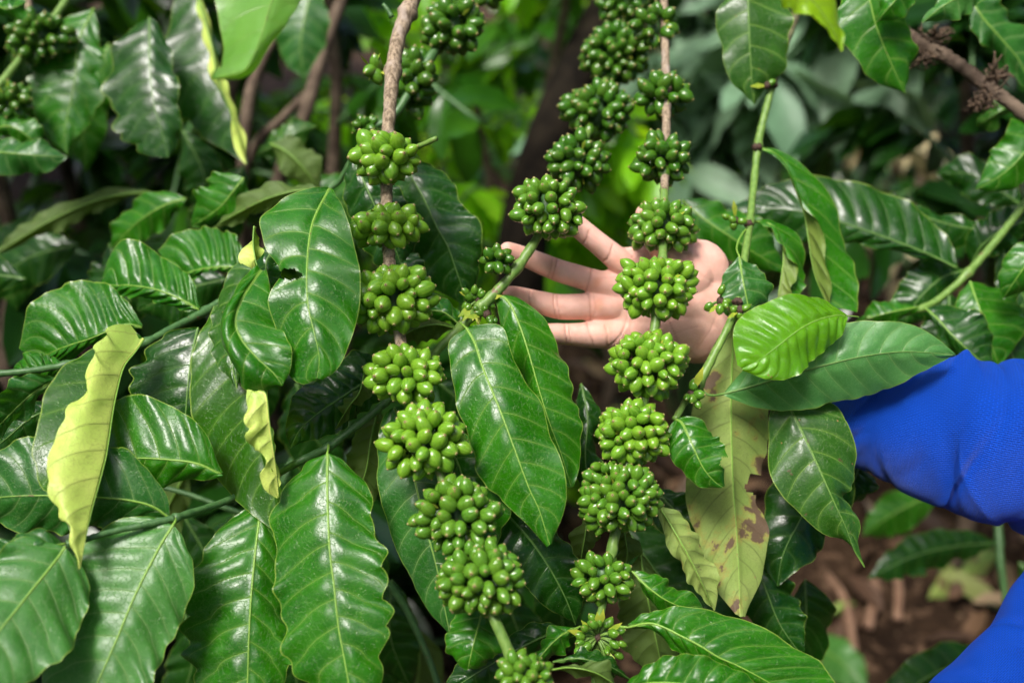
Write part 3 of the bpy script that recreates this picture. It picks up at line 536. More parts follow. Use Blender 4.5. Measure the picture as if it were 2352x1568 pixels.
for a in [(1690, 508, .855, 4, 26, 20), (1655, 692, .79, 7, 32, 24), (1700, 712, .79, 4, 20, 22), (1588, 905, .775, 7, 30, 30), (1762, 196, .93, 1, 14, 22)]: bud_sprig(E, *a, 'mid', 1)
leaf(E, [(1716, -90), (1718, -20), (1721, 67), (1724, 133), (1728, 200), (1733, 240)], 72, 92, (.93, .93), 'worn', nv=6, lo=True, prof='std')
leaf(E, [(1945, 726), (1921, 724), (1875, 736), (1834, 758), (1801, 783), (1768, 809), (1741, 829), (1705, 846)], 0, 0, (.765, .745), 'young', nv=10, da=.012, db=.008, quilt=.0026, wave=.0018, petr=2.0, bow=.01,
     A=[(1945, 723), (1905, 697), (1860, 683), (1800, 680), (1745, 700), (1700, 728), (1683, 770), (1694, 838)], B=[(1945, 729), (1932, 755), (1915, 790), (1880, 822), (1850, 845), (1798, 868), (1748, 864), (1706, 852)], pet=[(1972, 728, .775), (1958, 726, .77), (1945, 726, .765)], label='bright yellow-green young leaf with scratched surface')
leaf(E, [(1660, 905), (1718, 890), (1768, 875), (1844, 853), (1901, 837), (1985, 818), (2068, 808), (2135, 810), (2196, 816)], 92, 88, (.785, .775), 'matte', nv=11, da=.014, db=.010, quilt=.0016, wave=.001, petr=3.4, scal=.012, prof='std', pet=[(1608, 885, .785), (1618, 902, .78), (1636, 908, .78), (1660, 905, .785)], rib=M_RIBD, label='large smooth leaf lying over the wrist and sleeve')
leaf(E, [(1690, 720), (1683, 790), (1680, 880), (1679, 956), (1681, 1045), (1684, 1122), (1691, 1212), (1697, 1312), (1700, 1416)], 0, 0, (.812, .775), 'old', under=True, nv=14, da=.010, db=.014, bow=-.006, quilt=.0010, wave=.002, petr=3.0, scal=.02,
     A=[(1680, 730), (1635, 800), (1604, 880), (1588, 950), (1576, 1060), (1578, 1170), (1612, 1262), (1640, 1345), (1690, 1410)], B=[(1702, 730), (1735, 800), (1760, 880), (1774, 960), (1764, 1050), (1728, 1130), (1755, 1215), (1750, 1320), (1712, 1414)], holes=[(1742, 1112, 30, 26)], label='old leaf hanging underside out, blotched brown, with a torn edge')
leaf(E, [(1800, 905), (1817, 940), (1844, 996), (1868, 1045), (1891, 1095), (1921, 1162), (1943, 1210), (1962, 1262), (1985, 1302)], 0, 0, (.80, .765), 'worn', nv=8, da=.012, db=.012, quilt=.0018, petr=2.4,
     A=[(1790, 905), (1768, 950), (1764, 1010), (1766, 1078), (1801, 1138), (1848, 1185), (1900, 1230), (1955, 1258), (1984, 1302)], B=[(1830, 900), (1916, 930), (1938, 975), (1963, 1045), (1964, 1100), (1947, 1140), (1966, 1178), (1966, 1250), (1987, 1302)], label='speckled leaf with a thread-like tip, in front of the cuff')
leaf(E, [(1552, 962), (1567, 972), (1588, 1016), (1614, 1072), (1640, 1104), (1660, 1118)], 0, 0, (.765, .75), 'mid', nv=6, da=.008, db=.008, petr=2.2,
     A=[(1550, 963), (1537, 985), (1537, 1035), (1570, 1092), (1610, 1116), (1655, 1120)], B=[(1556, 960), (1600, 966), (1640, 990), (1664, 1030), (1662, 1072), (1666, 1116)], holes=[(1666, 1062, 12, 14)], label='small leaf with nibbled edge')
leaf(E, [(1752, 342), (1776, 350), (1803, 375), (1826, 430), (1848, 490), (1858, 550), (1872, 630), (1902, 703)], 0, 0, (.905, .87), 'mid', nv=7, bow=.0, da=-.02, db=.012, petr=3, ba=.004,
     A=[(1752, 346), (1782, 362), (1814, 400), (1836, 450), (1864, 510), (1890, 583), (1910, 650), (1905, 700)], B=[(1752, 338), (1782, 345), (1840, 385), (1892, 440), (1930, 520), (1958, 580), (1968, 660), (1968, 718)], label='twisted narrow leaf with one edge rolled')
leaf(E, [(1728, 508), (1762, 512), (1786, 530), (1800, 580), (1796, 630), (1786, 686)], 0, 0, (.88, .86), 'mid', nv=6, bow=.0, da=-.012, db=.012, petr=3,
     A=[(1728, 511), (1762, 516), (1790, 552), (1822, 610), (1818, 650), (1826, 686)], B=[(1728, 505), (1768, 508), (1812, 540), (1852, 600), (1850, 650), (1828, 690)])
leaf(E, [(1698, 588), (1706, 640), (1718, 700), (1728, 775)], 58, 52, (.812, .806), 'blue', nv=6, pet=[(1722, 515, .865), (1700, 545, .84), (1692, 570, .825), (1698, 588, .812)])
leaf(E, [(1565, 460), (1620, 505), (1680, 545), (1740, 585), (1806, 622)], 46, 66, (.98, .97), 'mid', nv=6, quilt=.0012, lo=True)
leaf(E, [(1905, 1030), (1880, 1110), (1840, 1190), (1800, 1270), (1785, 1345)], 92, 84, (.86, .84), 'dark', nv=6, prof='wide0')
leaf(E, [(1700, 1230), (1750, 1330), (1790, 1430), (1845, 1510)], 64, 66, (.86, .84), 'dark', nv=8, wave=.006)
leaf(E, [(1985, 1040), (1960, 1110), (1930, 1170)], 40, 40, (.90, .88), 'dark', nv=5)
# ---- G: woody branch top right
G = br('bare brown woody branch crossing the top right corner, with withered flower remains', 2080, 70, .98)
stem(G, [(2040, 50, 1.0, 15), (2095, 88, .98, 16), (2140, 112, .97, 17), (2200, 148, .96, 15), (2250, 185, .955, 16), (2300, 222, .95, 15), (2360, 268, .945, 15), (2440, 330, .94, 15)], M_TRUNK, n=80, seg=16, nodes=[(2115, 100), (2272, 200)], label='bare brown stem')
def dried(parent, x, y, d, r, ang):
    rs = np.random.default_rng(int(x)); parts = []; c = P(x, y, d); cam_b = np.stack([RGT, UPV, -FWD])
    for k in range(34):
        a = math.radians(ang)+rs.normal(0, .8); ln = r*d/FPX*rs.uniform(.5, 1.15); dv = np.array([math.cos(a), math.sin(a), rs.normal(0, .6)]); b0 = rs.normal(0, .18, 3)*r*d/FPX
        p = [b0, b0+dv*ln*.45+rs.normal(0, .12, 3)*ln, b0+dv*ln*.8+rs.normal(0, .25, 3)*ln, b0+dv*ln+rs.normal(0, .3, 3)*ln]
        parts.append((*tube_geo(c+np.array(p)@cam_b, np.array([.0008, .0007, .0011, .0005]), 5), 0))
    V, F, _ = merge(parts); mesh_obj('dried_flower_cluster', V, F, M_DRY, parent, c)
for a in [(2142, 92, .965, 34, 50), (2125, 124, .965, 28, -80), (2282, 182, .945, 36, 35), (2268, 218, .945, 32, -105), (2240, 236, .95, 18, -110)]: dried(G, *a)
leaf(G, [(1970, -110), (1985, -50), (1998, 0), (2013, 60), (2035, 117), (2058, 170), (2080, 216)], 84, 74, (.92, .93), 'mid', nv=6, quilt=.0008, lo=False, scal=.09, prof='std', label='wavy-edged smooth leaf hanging at the top right')
leaf(G, [(2090, -60), (2065, -10), (2035, 25), (2012, 54)], 20, 36, (.90, .90), 'mid', nv=4, quilt=.0008)
leaf(G, [(2290, -60), (2220, -15), (2165, 15), (2118, 54)], 14, 40, (.90, .90), 'pale', nv=5, quilt=.0008)
leaf(G, [(2215, -40), (2250, 30), (2301, 90), (2345, 145), (2380, 230)], 38, 54, (1.0, 1.0), 'blue', nv=7, lo=True, wave=.006)
leaf(G, [(2420, 250), (2370, 330), (2310, 395), (2240, 437)], 66, 50, (.95, .96), 'mid', nv=6, quilt=.001, prof='wide0')
leaf(G, [(2330, 235), (2290, 260), (2242, 290)], 24, 22, (1.02, 1.04), 'worn', nv=4, lo=True)
leaf(G, [(2430, 560), (2375, 590), (2335, 640), (2303, 687)], 50, 50, (.90, .91), 'mid', nv=5, quilt=.001, label='bright leaf at the right edge')
T = thing('leaf_spray', P(1790, -40, .80), 'sunlit yellow-green young leaf poking in at the top edge, right of centre', 'leaf')
leaf(T, [(1740, -90), (1800, -40), (1860, -5), (1900, 45), (1922, 85), (1933, 120)], 34, 42, (.56, .58), 'yellow', nv=6, quilt=.0006, bow=-.004, da=-.004, lo=True)
T2 = thing('leaf_spray', P(640, -80, .60), 'shiny pale leaf with one sunlit yellow-green half, hanging from the top edge', 'leaf')
leaf(T2, [(650, -110), (634, -30), (618, 22), (600, 83), (582, 128), (556, 164), (484, 182)], 0, 0, (.63, .54), 'shiny', nv=6, quilt=.0006, wave=.001, bow=.006, da=.01, db=.02, lo=False, petr=2,
     A=[(540, -110), (500, -30), (500, 25), (502, 90), (506, 130), (510, 160), (482, 180)], B=[(760, -110), (725, -40), (690, 8), (650, 62), (604, 122), (566, 172), (490, 187)])
# ---- H: background branch on the right
H = br('shaded branch with dark ribbed leaves at the right edge, above the blue sleeve', 2400, 420, .99)
stem(H, [(2420, 380, 1.0, 8), (2352, 470, .99, 9), (2290, 550, .98, 9), (2228, 622, .97, 9), (2180, 668, .965, 8), (2125, 705, .96, 8), (2060, 722, .955, 7), (1990, 730, .95, 6)], M_STEM, n=60, nodes=[(2222, 625), (2120, 706)])
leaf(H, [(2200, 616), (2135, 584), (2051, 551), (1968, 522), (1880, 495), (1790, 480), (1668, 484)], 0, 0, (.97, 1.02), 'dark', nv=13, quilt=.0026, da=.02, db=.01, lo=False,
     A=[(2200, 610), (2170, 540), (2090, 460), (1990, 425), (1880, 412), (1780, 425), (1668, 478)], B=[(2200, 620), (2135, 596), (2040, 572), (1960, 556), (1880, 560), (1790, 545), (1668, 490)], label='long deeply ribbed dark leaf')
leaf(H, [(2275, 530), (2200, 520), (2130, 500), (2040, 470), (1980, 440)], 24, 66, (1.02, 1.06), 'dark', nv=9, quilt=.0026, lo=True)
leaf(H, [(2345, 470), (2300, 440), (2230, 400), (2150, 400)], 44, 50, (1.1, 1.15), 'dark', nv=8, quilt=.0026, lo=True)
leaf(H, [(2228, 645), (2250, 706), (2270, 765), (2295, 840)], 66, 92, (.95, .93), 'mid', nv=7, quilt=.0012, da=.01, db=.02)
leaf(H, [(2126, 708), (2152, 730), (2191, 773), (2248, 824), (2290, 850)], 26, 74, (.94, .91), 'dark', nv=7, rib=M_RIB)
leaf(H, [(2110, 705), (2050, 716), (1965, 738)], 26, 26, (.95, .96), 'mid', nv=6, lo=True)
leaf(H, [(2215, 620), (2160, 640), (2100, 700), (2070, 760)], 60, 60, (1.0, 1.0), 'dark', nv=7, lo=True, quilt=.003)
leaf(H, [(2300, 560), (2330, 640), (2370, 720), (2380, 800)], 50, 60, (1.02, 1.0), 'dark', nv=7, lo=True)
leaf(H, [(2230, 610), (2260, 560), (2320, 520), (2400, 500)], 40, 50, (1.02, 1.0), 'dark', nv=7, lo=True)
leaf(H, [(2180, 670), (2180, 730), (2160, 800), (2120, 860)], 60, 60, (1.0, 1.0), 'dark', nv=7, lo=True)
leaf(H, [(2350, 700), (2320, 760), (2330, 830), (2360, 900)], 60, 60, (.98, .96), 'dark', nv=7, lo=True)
# ---- I: top left branch
Ib = br('out-of-focus branch in the top left corner with dark leaves and two cherry clusters', 160, -20, 1.1)
stem(Ib, [(170, -40, 1.12, 9), (140, 20, 1.1, 9), (90, 85, 1.08, 9), (55, 125, 1.06, 9), (8, 185, 1.04, 9), (-50, 250, 1.02, 9)], M_STEM, n=40)
stem(Ib, [(62, -20, 1.14, 9), (68, 60, 1.12, 9)], M_BARK, n=12)
cluster(Ib, 92, 88, 1.07, 82, 62, 'dark', 34, .9); cluster(Ib, 25, 235, 1.04, 56, 52, 'dark', 34, .9)
L0 = True
leaf(Ib, [(215, 20), (180, 95), (173, 167), (165, 220), (153, 270), (147, 315), (155, 357)], 96, 66, (1.10, 1.07), 'mid', nv=10, lo=True, quilt=.003, scal=.08)
leaf(Ib, [(343, 40), (343, 110), (344, 167), (354, 243), (370, 300), (386, 362)], 100, 58, (1.06, 1.03), 'dark', nv=9, lo=True, quilt=.0028, prof='blunt', scal=.07, wave=.003)
leaf(Ib, [(440, -60), (457, 15), (470, 60), (487, 133), (493, 187), (520, 240), (543, 293), (567, 378)], 110, 10, (1.12, 1.08), 'dark', nv=10, lo=True, quilt=.0028)
leaf(Ib, [(450, -20), (472, 50), (490, 120), (502, 187), (535, 270), (566, 378)], 12, 14, (1.08, 1.05), 'fold', under=True, nv=6, lo=True, prof='blunt', label='rolled yellow leaf edge')
leaf(Ib, [(-60, 350), (0, 350), (80, 357), (155, 360)], 50, 34, (1.0, 1.0), 'blue', nv=6, lo=True)
leaf(Ib, [(-30, 300), (20, 290), (60, 310), (100, 350)], 30, 40, (1.04, 1.04), 'mid', nv=6, lo=True)
leaf(Ib, [(-20, 10), (20, 20), (62, 5)], 26, 20, (1.0, 1.0), 'mid', nv=4, lo=True)
leaf(Ib, [(428, 455), (370, 475), (310, 515), (255, 572)], 44, 48, (1.02, 1.05), 'mid', nv=6, lo=True)
leaf(Ib, [(345, 440), (240, 455), (120, 505), (-20, 590)], 26, 26, (1.15, 1.12), 'under', under=True, nv=8, lo=True)
leaf(Ib, [(720, -40), (700, 40), (690, 110), (700, 180)], 60, 60, (1.3, 1.3), 'blue', nv=7, lo=True)
leaf(Ib, [(250, 560), (270, 620), (230, 700), (200, 760)], 60, 60, (1.1, 1.1), 'dark', nv=7, lo=True)
# ---- J: shaded branch underneath
J = br('shaded branch low behind the lower left leaves, seen only through the gaps', 1000, 1750, .92)
stem(J, [(1050, 1700, .9, 8), (980, 1500, .9, 8), (900, 1350, .9, 8), (760, 1230, .9, 7), (560, 1180, .9, 7), (380, 1120, .9, 6), (120, 1080, .9, 6)], M_STEMD, n=50)
rj = np.random.default_rng(12)
for (x, y, a, ln, mt) in [(60, 640, 200, 260, 'dark'), (40, 1260, 100, 260, 'dark'), (200, 1240, 60, 260, 'dark'), (420, 1180, 80, 300, 'dark'), (430, 1080, 120, 240, 'under'), (540, 1180, 100, 260, 'dark'), (640, 1180, 100, 300, 'dark'), (860, 1220, 110, 300, 'mid'), (900, 1330, 80, 260, 'dark'), (960, 1440, 110, 240, 'under'),
                          (1180, 1050, 80, 260, 'dark'), (1350, 1240, 100, 260, 'dark'), (1150, 1330, 70, 260, 'dark'), (480, 1000, 150, 220, 'dark'), (680, 880, 60, 240, 'dark'), (620, 720, 90, 240, 'dark'), (520, 640, 160, 220, 'dark'), (180, 560, 150, 260, 'dark'), (80, 480, 100, 240, 'dark'), (330, 560, 100, 220, 'dark'),
                          (420, 1380, 100, 300, 'dark'), (640, 1440, 90, 280, 'dark'), (900, 1480, 110, 260, 'dark'), (1000, 870, 60, 220, 'dark'), (700, 420, 20, 220, 'mid'), (560, 380, 100, 240, 'dark'), (420, 300, 80, 240, 'dark'), (60, 60, 80, 260, 'dark'), (250, 100, 100, 300, 'mid'), (1640, 1180, 100, 300, 'dark'), (1560, 1420, 70, 260, 'dark'), (1850, 1330, 110, 220, 'dark')]:
    a = math.radians(a); c_, s_ = math.cos(a), math.sin(a); k = rj.uniform(-.18, .18)*ln; dd = .93+rj.uniform(0, .10)+(.22 if y < 600 else 0)
    leaf(J, [(x, y), (x+c_*ln*.5-s_*k, y+s_*ln*.5+c_*k), (x+c_*ln, y+s_*ln)], rj.uniform(45, 72), rj.uniform(45, 72), (dd, dd+.03), mt, lo=True, nv=8, quilt=.003, under=mt == 'under')
# ---- K: low shoot at lower right
K = br('shaded low shoot with dark leaves standing over the ground below the blue sleeve', 2290, 1170, 1.35, cat='coffee shoot', name='coffee_shoot')
stem(K, [(2280, 1140, 1.38, 9), (2292, 1200, 1.36, 9), (2298, 1290, 1.34, 9), (2312, 1380, 1.33, 8), (2335, 1470, 1.32, 8), (2350, 1600, 1.32, 8)], M_STEMD, n=40, nodes=[(2310, 1376), (2290, 1245)])
leaf(K, [(2286, 1246), (2200, 1253), (2100, 1276), (1993, 1328)], 46, 42, (1.34, 1.30), 'dark', nv=11, lo=True, quilt=.004, scal=.07)
leaf(K, [(2150, 1130), (2110, 1150), (2050, 1180), (1980, 1230)], 45, 50, (1.55, 1.55), 'mid', nv=8, lo=True)
leaf(K, [(2340, 1290), (2380, 1340), (2400, 1420)], 40, 40, (1.3, 1.3), 'dark', nv=6, lo=True)
leaf(K, [(2280, 1500), (2210, 1520), (2120, 1560), (2020, 1640)], 60, 40, (1.2, 1.15), 'dark', nv=9, lo=True, quilt=.004)
cluster(K, 2270, 1165, 1.38, 60, 34, 'dark', 26, .6)
# ================================================================== the person: an open hand and forearm, blue sleeve
pers = thing('person', P(2450, 1150, .84), 'person in a blue long-sleeved top reaching in from the right, open palm behind the cherries', 'person')
def capsule(pts, flat=1.0, seg=20, thin=1.0):
    """pts (x, y, depth, r_px): one round-ended tapering chain"""
    a = np.array(pts, float); o = resample(cr(a, 0), max(12, len(a)*6)) if len(a) > 2 else resample(cr(a, 0), 14)
    C = P(o[:, 0], o[:, 1], o[:, 2]); R = o[:, 3]*o[:, 2]/FPX*thin
    T = np.gradient(C, axis=0); T /= np.linalg.norm(T, axis=1)[:, None]
    ang = np.array([80, 60, 40, 20])*math.pi/180
    C0 = [C[0]-T[0]*R[0]*math.sin(x) for x in ang]; R0 = [R[0]*math.cos(x) for x in ang]
    C1 = [C[-1]+T[-1]*R[-1]*math.sin(x) for x in ang[::-1]]; R1 = [R[-1]*math.cos(x) for x in ang[::-1]]
    CC = np.vstack([C0, C, C1]); RR = np.concatenate([R0, R, R1]); TT = np.vstack([[T[0]]*4, T, [T[-1]]*4])
    A_ = np.cross(TT, -FWD); A_ /= np.linalg.norm(A_, axis=1)[:, None]; B_ = np.cross(TT, A_)
    th = np.linspace(0, 2*np.pi, seg, endpoint=False)
    V = (CC[:, None]+RR[:, None, None]*(np.cos(th)[None, :, None]*A_[:, None]+flat*np.sin(th)[None, :, None]*B_[:, None])).reshape(-1, 3); n = len(CC)
    F = [(i*seg+j, i*seg+(j+1) % seg, (i+1)*seg+(j+1) % seg, (i+1)*seg+j) for i in range(n-1) for j in range(seg)]
    F += [tuple(range(seg))[::-1], tuple(range((n-1)*seg, n*seg))]
    return V, F
HD = .848
caps = [capsule([(1440, 612, HD, 32), (1412, 590, HD-.004, 31), (1375, 560, HD-.008, 28.5), (1322, 516, HD-.012, 27), (1280, 482, HD-.022, 24), (1258, 464, HD-.028, 20)], 1.0, 20, .93),
        capsule([(1405, 660, HD, 34), (1345, 640, HD-.003, 29.5), (1285, 622, HD-.008, 28.5), (1225, 598, HD-.014, 26), (1185, 582, HD-.022, 24), (1166, 574, HD-.027, 21)], 1.0, 20, .93),
        capsule([(1408, 705, HD, 34), (1345, 704, HD-.004, 33), (1285, 704, HD-.010, 32), (1235, 693, HD-.016, 28), (1192, 680, HD-.025, 24), (1172, 675, HD-.030, 21)], 1.0, 20, .93),
        capsule([(1415, 768, HD, 36), (1360, 769, HD-.004, 33), (1310, 768, HD-.010, 28), (1272, 765, HD-.017, 25), (1238, 762, HD-.024, 20)], 1.0, 20, .93),
        capsule([(1585, 640, HD-.004, 56), (1540, 585, HD-.010, 38), (1508, 535, HD-.016, 31), (1492, 510, HD-.020, 29), (1482, 492, HD-.024, 24)]),
        capsule([(1600, 660, HD, 60), (1500, 615, HD+.002, 50), (1428, 600, HD, 33)], .62),
        capsule([(1605, 690, HD, 62), (1500, 665, HD+.004, 56), (1395, 655, HD, 35)], .60),
        capsule([(1610, 730, HD, 64), (1500, 720, HD+.004, 56), (1400, 706, HD, 36)], .60),
        capsule([(1596, 764, HD, 68), (1500, 768, HD+.002, 50), (1412, 768, HD, 37)], .62),
        capsule([(1602, 622, HD-.001, 74), (1560, 640, HD-.001, 60)], .58),
        capsule([(1618, 640, HD, 60), (1622, 700, HD, 62), (1600, 770, HD, 66)], .58),
        capsule([(1592, 762, HD-.003, 70), (1530, 770, HD-.003, 52)], .60),
        capsule([(1600, 690, HD, 74), (1650, 720, HD, 66), (1730, 780, HD+.002, 62), (1840, 868, HD+.004, 68), (1980, 950, HD, 84), (2120, 985, HD-.004, 96)], .74)]
V, F, _ = merge(caps)
me = bpy.data.meshes.new('tmp'); me.from_pydata(V.tolist(), [], F); ob = bpy.data.objects.new('tmp', me); COL.objects.link(ob)
r = ob.modifiers.new('r', 'REMESH'); r.mode = 'VOXEL'; r.voxel_size = .0011; r.use_smooth_shade = True
sm = ob.modifiers.new('s', 'SMOOTH'); sm.factor = .5; sm.iterations = 22
dg = bpy.context.evaluated_depsgraph_get(); dg.update(); ev = ob.evaluated_get(dg); em = ev.to_mesh()
nv_ = len(em.vertices); HV = np.zeros(nv_*3); em.vertices.foreach_get('co', HV); HV = HV.reshape(-1, 3)
HN = np.zeros(nv_*3); em.vertices.foreach_get('normal', HN); HN = HN.reshape(-1, 3)
HF = [tuple(p.vertices) for p in em.polygons]; ev.to_mesh_clear(); bpy.data.objects.remove(ob)
hx, hy, hd = PIX(HV); facing = np.clip(-(HN@FWD)*1.6+.2, 0, 1)
def segd(pts):
    o = resample(cr(np.array(pts, float), 0), 40); return np.sqrt(((hx[:, None]-o[None, :, 0])**2+(hy[:, None]-o[None, :, 1])**2).min(1))
crease = np.zeros(nv_)
CR = [([(1352, 530), (1345, 552), (1336, 560)], 1.0, 1.8), ([(1356, 527), (1351, 548)], .6, 1.4), ([(1300, 478), (1290, 500), (1280, 512)], .8, 1.6), ([(1408, 562), (1398, 590), (1384, 600)], .9, 2.2),
      ([(1281, 594), (1277, 612), (1268, 640)], 1.0, 1.8), ([(1270, 592), (1267, 612), (1258, 636)], .8, 1.5), ([(1217, 578), (1212, 598), (1204, 616)], .7, 1.5), ([(1360, 610), (1356, 635), (1346, 668)], 1.0, 2.2),
      ([(1272, 672), (1272, 700), (1278, 735)], 1.0, 1.8), ([(1281, 674), (1282, 700), (1287, 735)], .7, 1.5), ([(1218, 664), (1216, 690), (1220, 708)], .8, 1.5), ([(1352, 674), (1356, 700), (1356, 735)], 1.0, 2.2), ([(1364, 680), (1368, 710), (1362, 728)], .5, 1.6),
      ([(1297, 742), (1300, 765), (1304, 790)], 1.0, 1.6), ([(1305, 742), (1309, 765), (1312, 792)], .6, 1.5), ([(1348, 742), (1354, 765), (1364, 794)], .9, 1.8), ([(1388, 748), (1394, 770), (1397, 802)], .9, 2.0), ([(1258, 745), (1256, 765), (1258, 782)], .6, 1.5),
      ([(1384, 806), (1425, 770), (1440, 730), (1440, 690), (1420, 655)], .8, 2.4), ([(1440, 600), (1455, 650), (1452, 700), (1448, 760), (1462, 810)], .9, 2.4), ([(1452, 590), (1490, 640), (1520, 700), (1550, 770), (1575, 822)], .9, 2.6),
      ([(1470, 740), (1520, 735), (1580, 728)], .35, 2.5), ([(1500, 800), (1540, 770), (1600, 750)], .3, 2.5), ([(1580, 560), (1600, 620), (1640, 650)], .35, 3), ([(1600, 800), (1630, 760), (1655, 700)], .4, 2.5), ([(1380, 640), (1420, 640), (1440, 655)], .3, 2)]
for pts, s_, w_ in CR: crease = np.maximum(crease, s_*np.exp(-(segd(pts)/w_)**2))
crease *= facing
def blob(x, y, r1, r2=None): r2 = r2 or r1; return np.exp(-(((hx-x)/r1)**2+((hy-y)/r2)**2))*facing
pad = .0016*(blob(1380, 655, 22, 24)+blob(1385, 705, 22, 24)+blob(1395, 765, 24, 24)+blob(1420, 615, 22, 24))+.0016*blob(1590, 625, 60, 50)+.0012*blob(1560, 775, 60, 34)-.004*blob(1480, 690, 42, 50)
for (x, y) in [(1250, 606), (1318, 632), (1250, 698), (1318, 704), (1330, 768), (1375, 768), (1375, 560), (1320, 515), (1282, 766)]: pad = pad+.0008*blob(x, y, 20)
HV = HV+HN*(pad-.0010*crease)[:, None]
hc = np.tile(np.array([.84, .50, .41]), (nv_, 1))
def tint(w, c): global hc; w = np.clip(w, 0, 1)[:, None]; hc = hc*(1-w)+np.array(c)*w
tint(.75*np.clip(blob(1371, 646, 13)+blob(1374, 699, 14)+.6*blob(1420, 600, 16)+.5*blob(1392, 752, 14), 0, 1), (.70, .27, .15))
tint(.45*np.clip(blob(1170, 576, 34)+blob(1175, 676, 34)+blob(1262, 470, 30)+blob(1240, 762, 26)+blob(1470, 480, 30), 0, 1), (.64, .28, .21))
tint(.35*np.clip(blob(1590, 610, 50)+blob(1570, 780, 60, 40), 0, 1), (.65, .34, .25)); tint(.35*blob(1490, 690, 50), (.70, .43, .32))
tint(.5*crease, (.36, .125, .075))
def skin():
    t = NT('skin'); a = t.n('ShaderNodeAttribute', attribute_name='skin').outputs['Color']; tc = t.n('ShaderNodeTexCoord').outputs['Object']
    n = t.noise(tc, 70, 4, .6); n2 = t.noise(tc, 900, 3); vo = t.n('ShaderNodeTexVoronoi', feature='DISTANCE_TO_EDGE'); vo.inputs['Scale'].default_value = 620; t.l(tc, vo.inputs['Vector'])
    mot = t.mix(t.ramp(n, .35, .7), a, t.mix(.3, a, (.52, .22, .15))); mot = t.mix(t.ramp(t.noise(tc, 160, 3), .55, .75, 0, .35), mot, (.70, .44, .32))
    h = t.math('MULTIPLY_ADD', t.ramp(vo.outputs[0], 0, .12), .6, n2)
    return t.done(t.bsdf(mot, .48, .4, t.bump(h, .00022, .9), Subsurface_Weight=.18, Subsurface_Radius=(.006, .002, .001), Subsurface_Scale=1.0))
body = mesh_obj('body', HV, HF, skin(), pers, P(1600, 700, HD), label='open left-pointing hand, palm forward, fingers spread, and bare forearm')
ca = body.data.color_attributes.new('skin', 'FLOAT_COLOR', 'POINT'); ca.data.foreach_set('color', np.hstack([hc, np.ones((nv_, 1))]).astype(np.float32).ravel())
def fabric():
    t = NT('blue_knit_mesh'); u = t.uv('cm'); tc = t.n('ShaderNodeTexCoord').outputs['Object']
    b = t.n('ShaderNodeTexBrick'); t.l(u, b.inputs['Vector']); b.offset = .5; b.inputs['Scale'].default_value = 1.0
    b.inputs['Brick Width'].default_value = .36; b.inputs['Row Height'].default_value = .15; b.inputs['Mortar Size'].default_value = .045; b.inputs['Mortar Smooth'].default_value = .6
    f = b.outputs['Fac']; w = t.n('ShaderNodeTexWave', bands_direction='DIAGONAL'); w.inputs['Scale'].default_value = 9; t.l(u, w.inputs['Vector']); w.inputs['Distortion'].default_value = 1.5
    n = t.noise(tc, 30, 3)
    col = t.mix(t.math('MULTIPLY', t.math('SUBTRACT', 1.0, f), .55), (.001, .090, .72), (.001, .028, .26)); col = t.mix(t.ramp(n, .3, .7, 0, .3), col, (.001, .072, .58))
    h = t.math('MULTIPLY_ADD', w.outputs['Fac'], .4, f)
    return t.done(t.bsdf(col, .50, .35, t.bump(h, .0014, .9), Sheen_Weight=.02, Sheen_Roughness=.4, Sheen_Tint=(.2, .6, 1, 1)))
M_FAB = fabric()
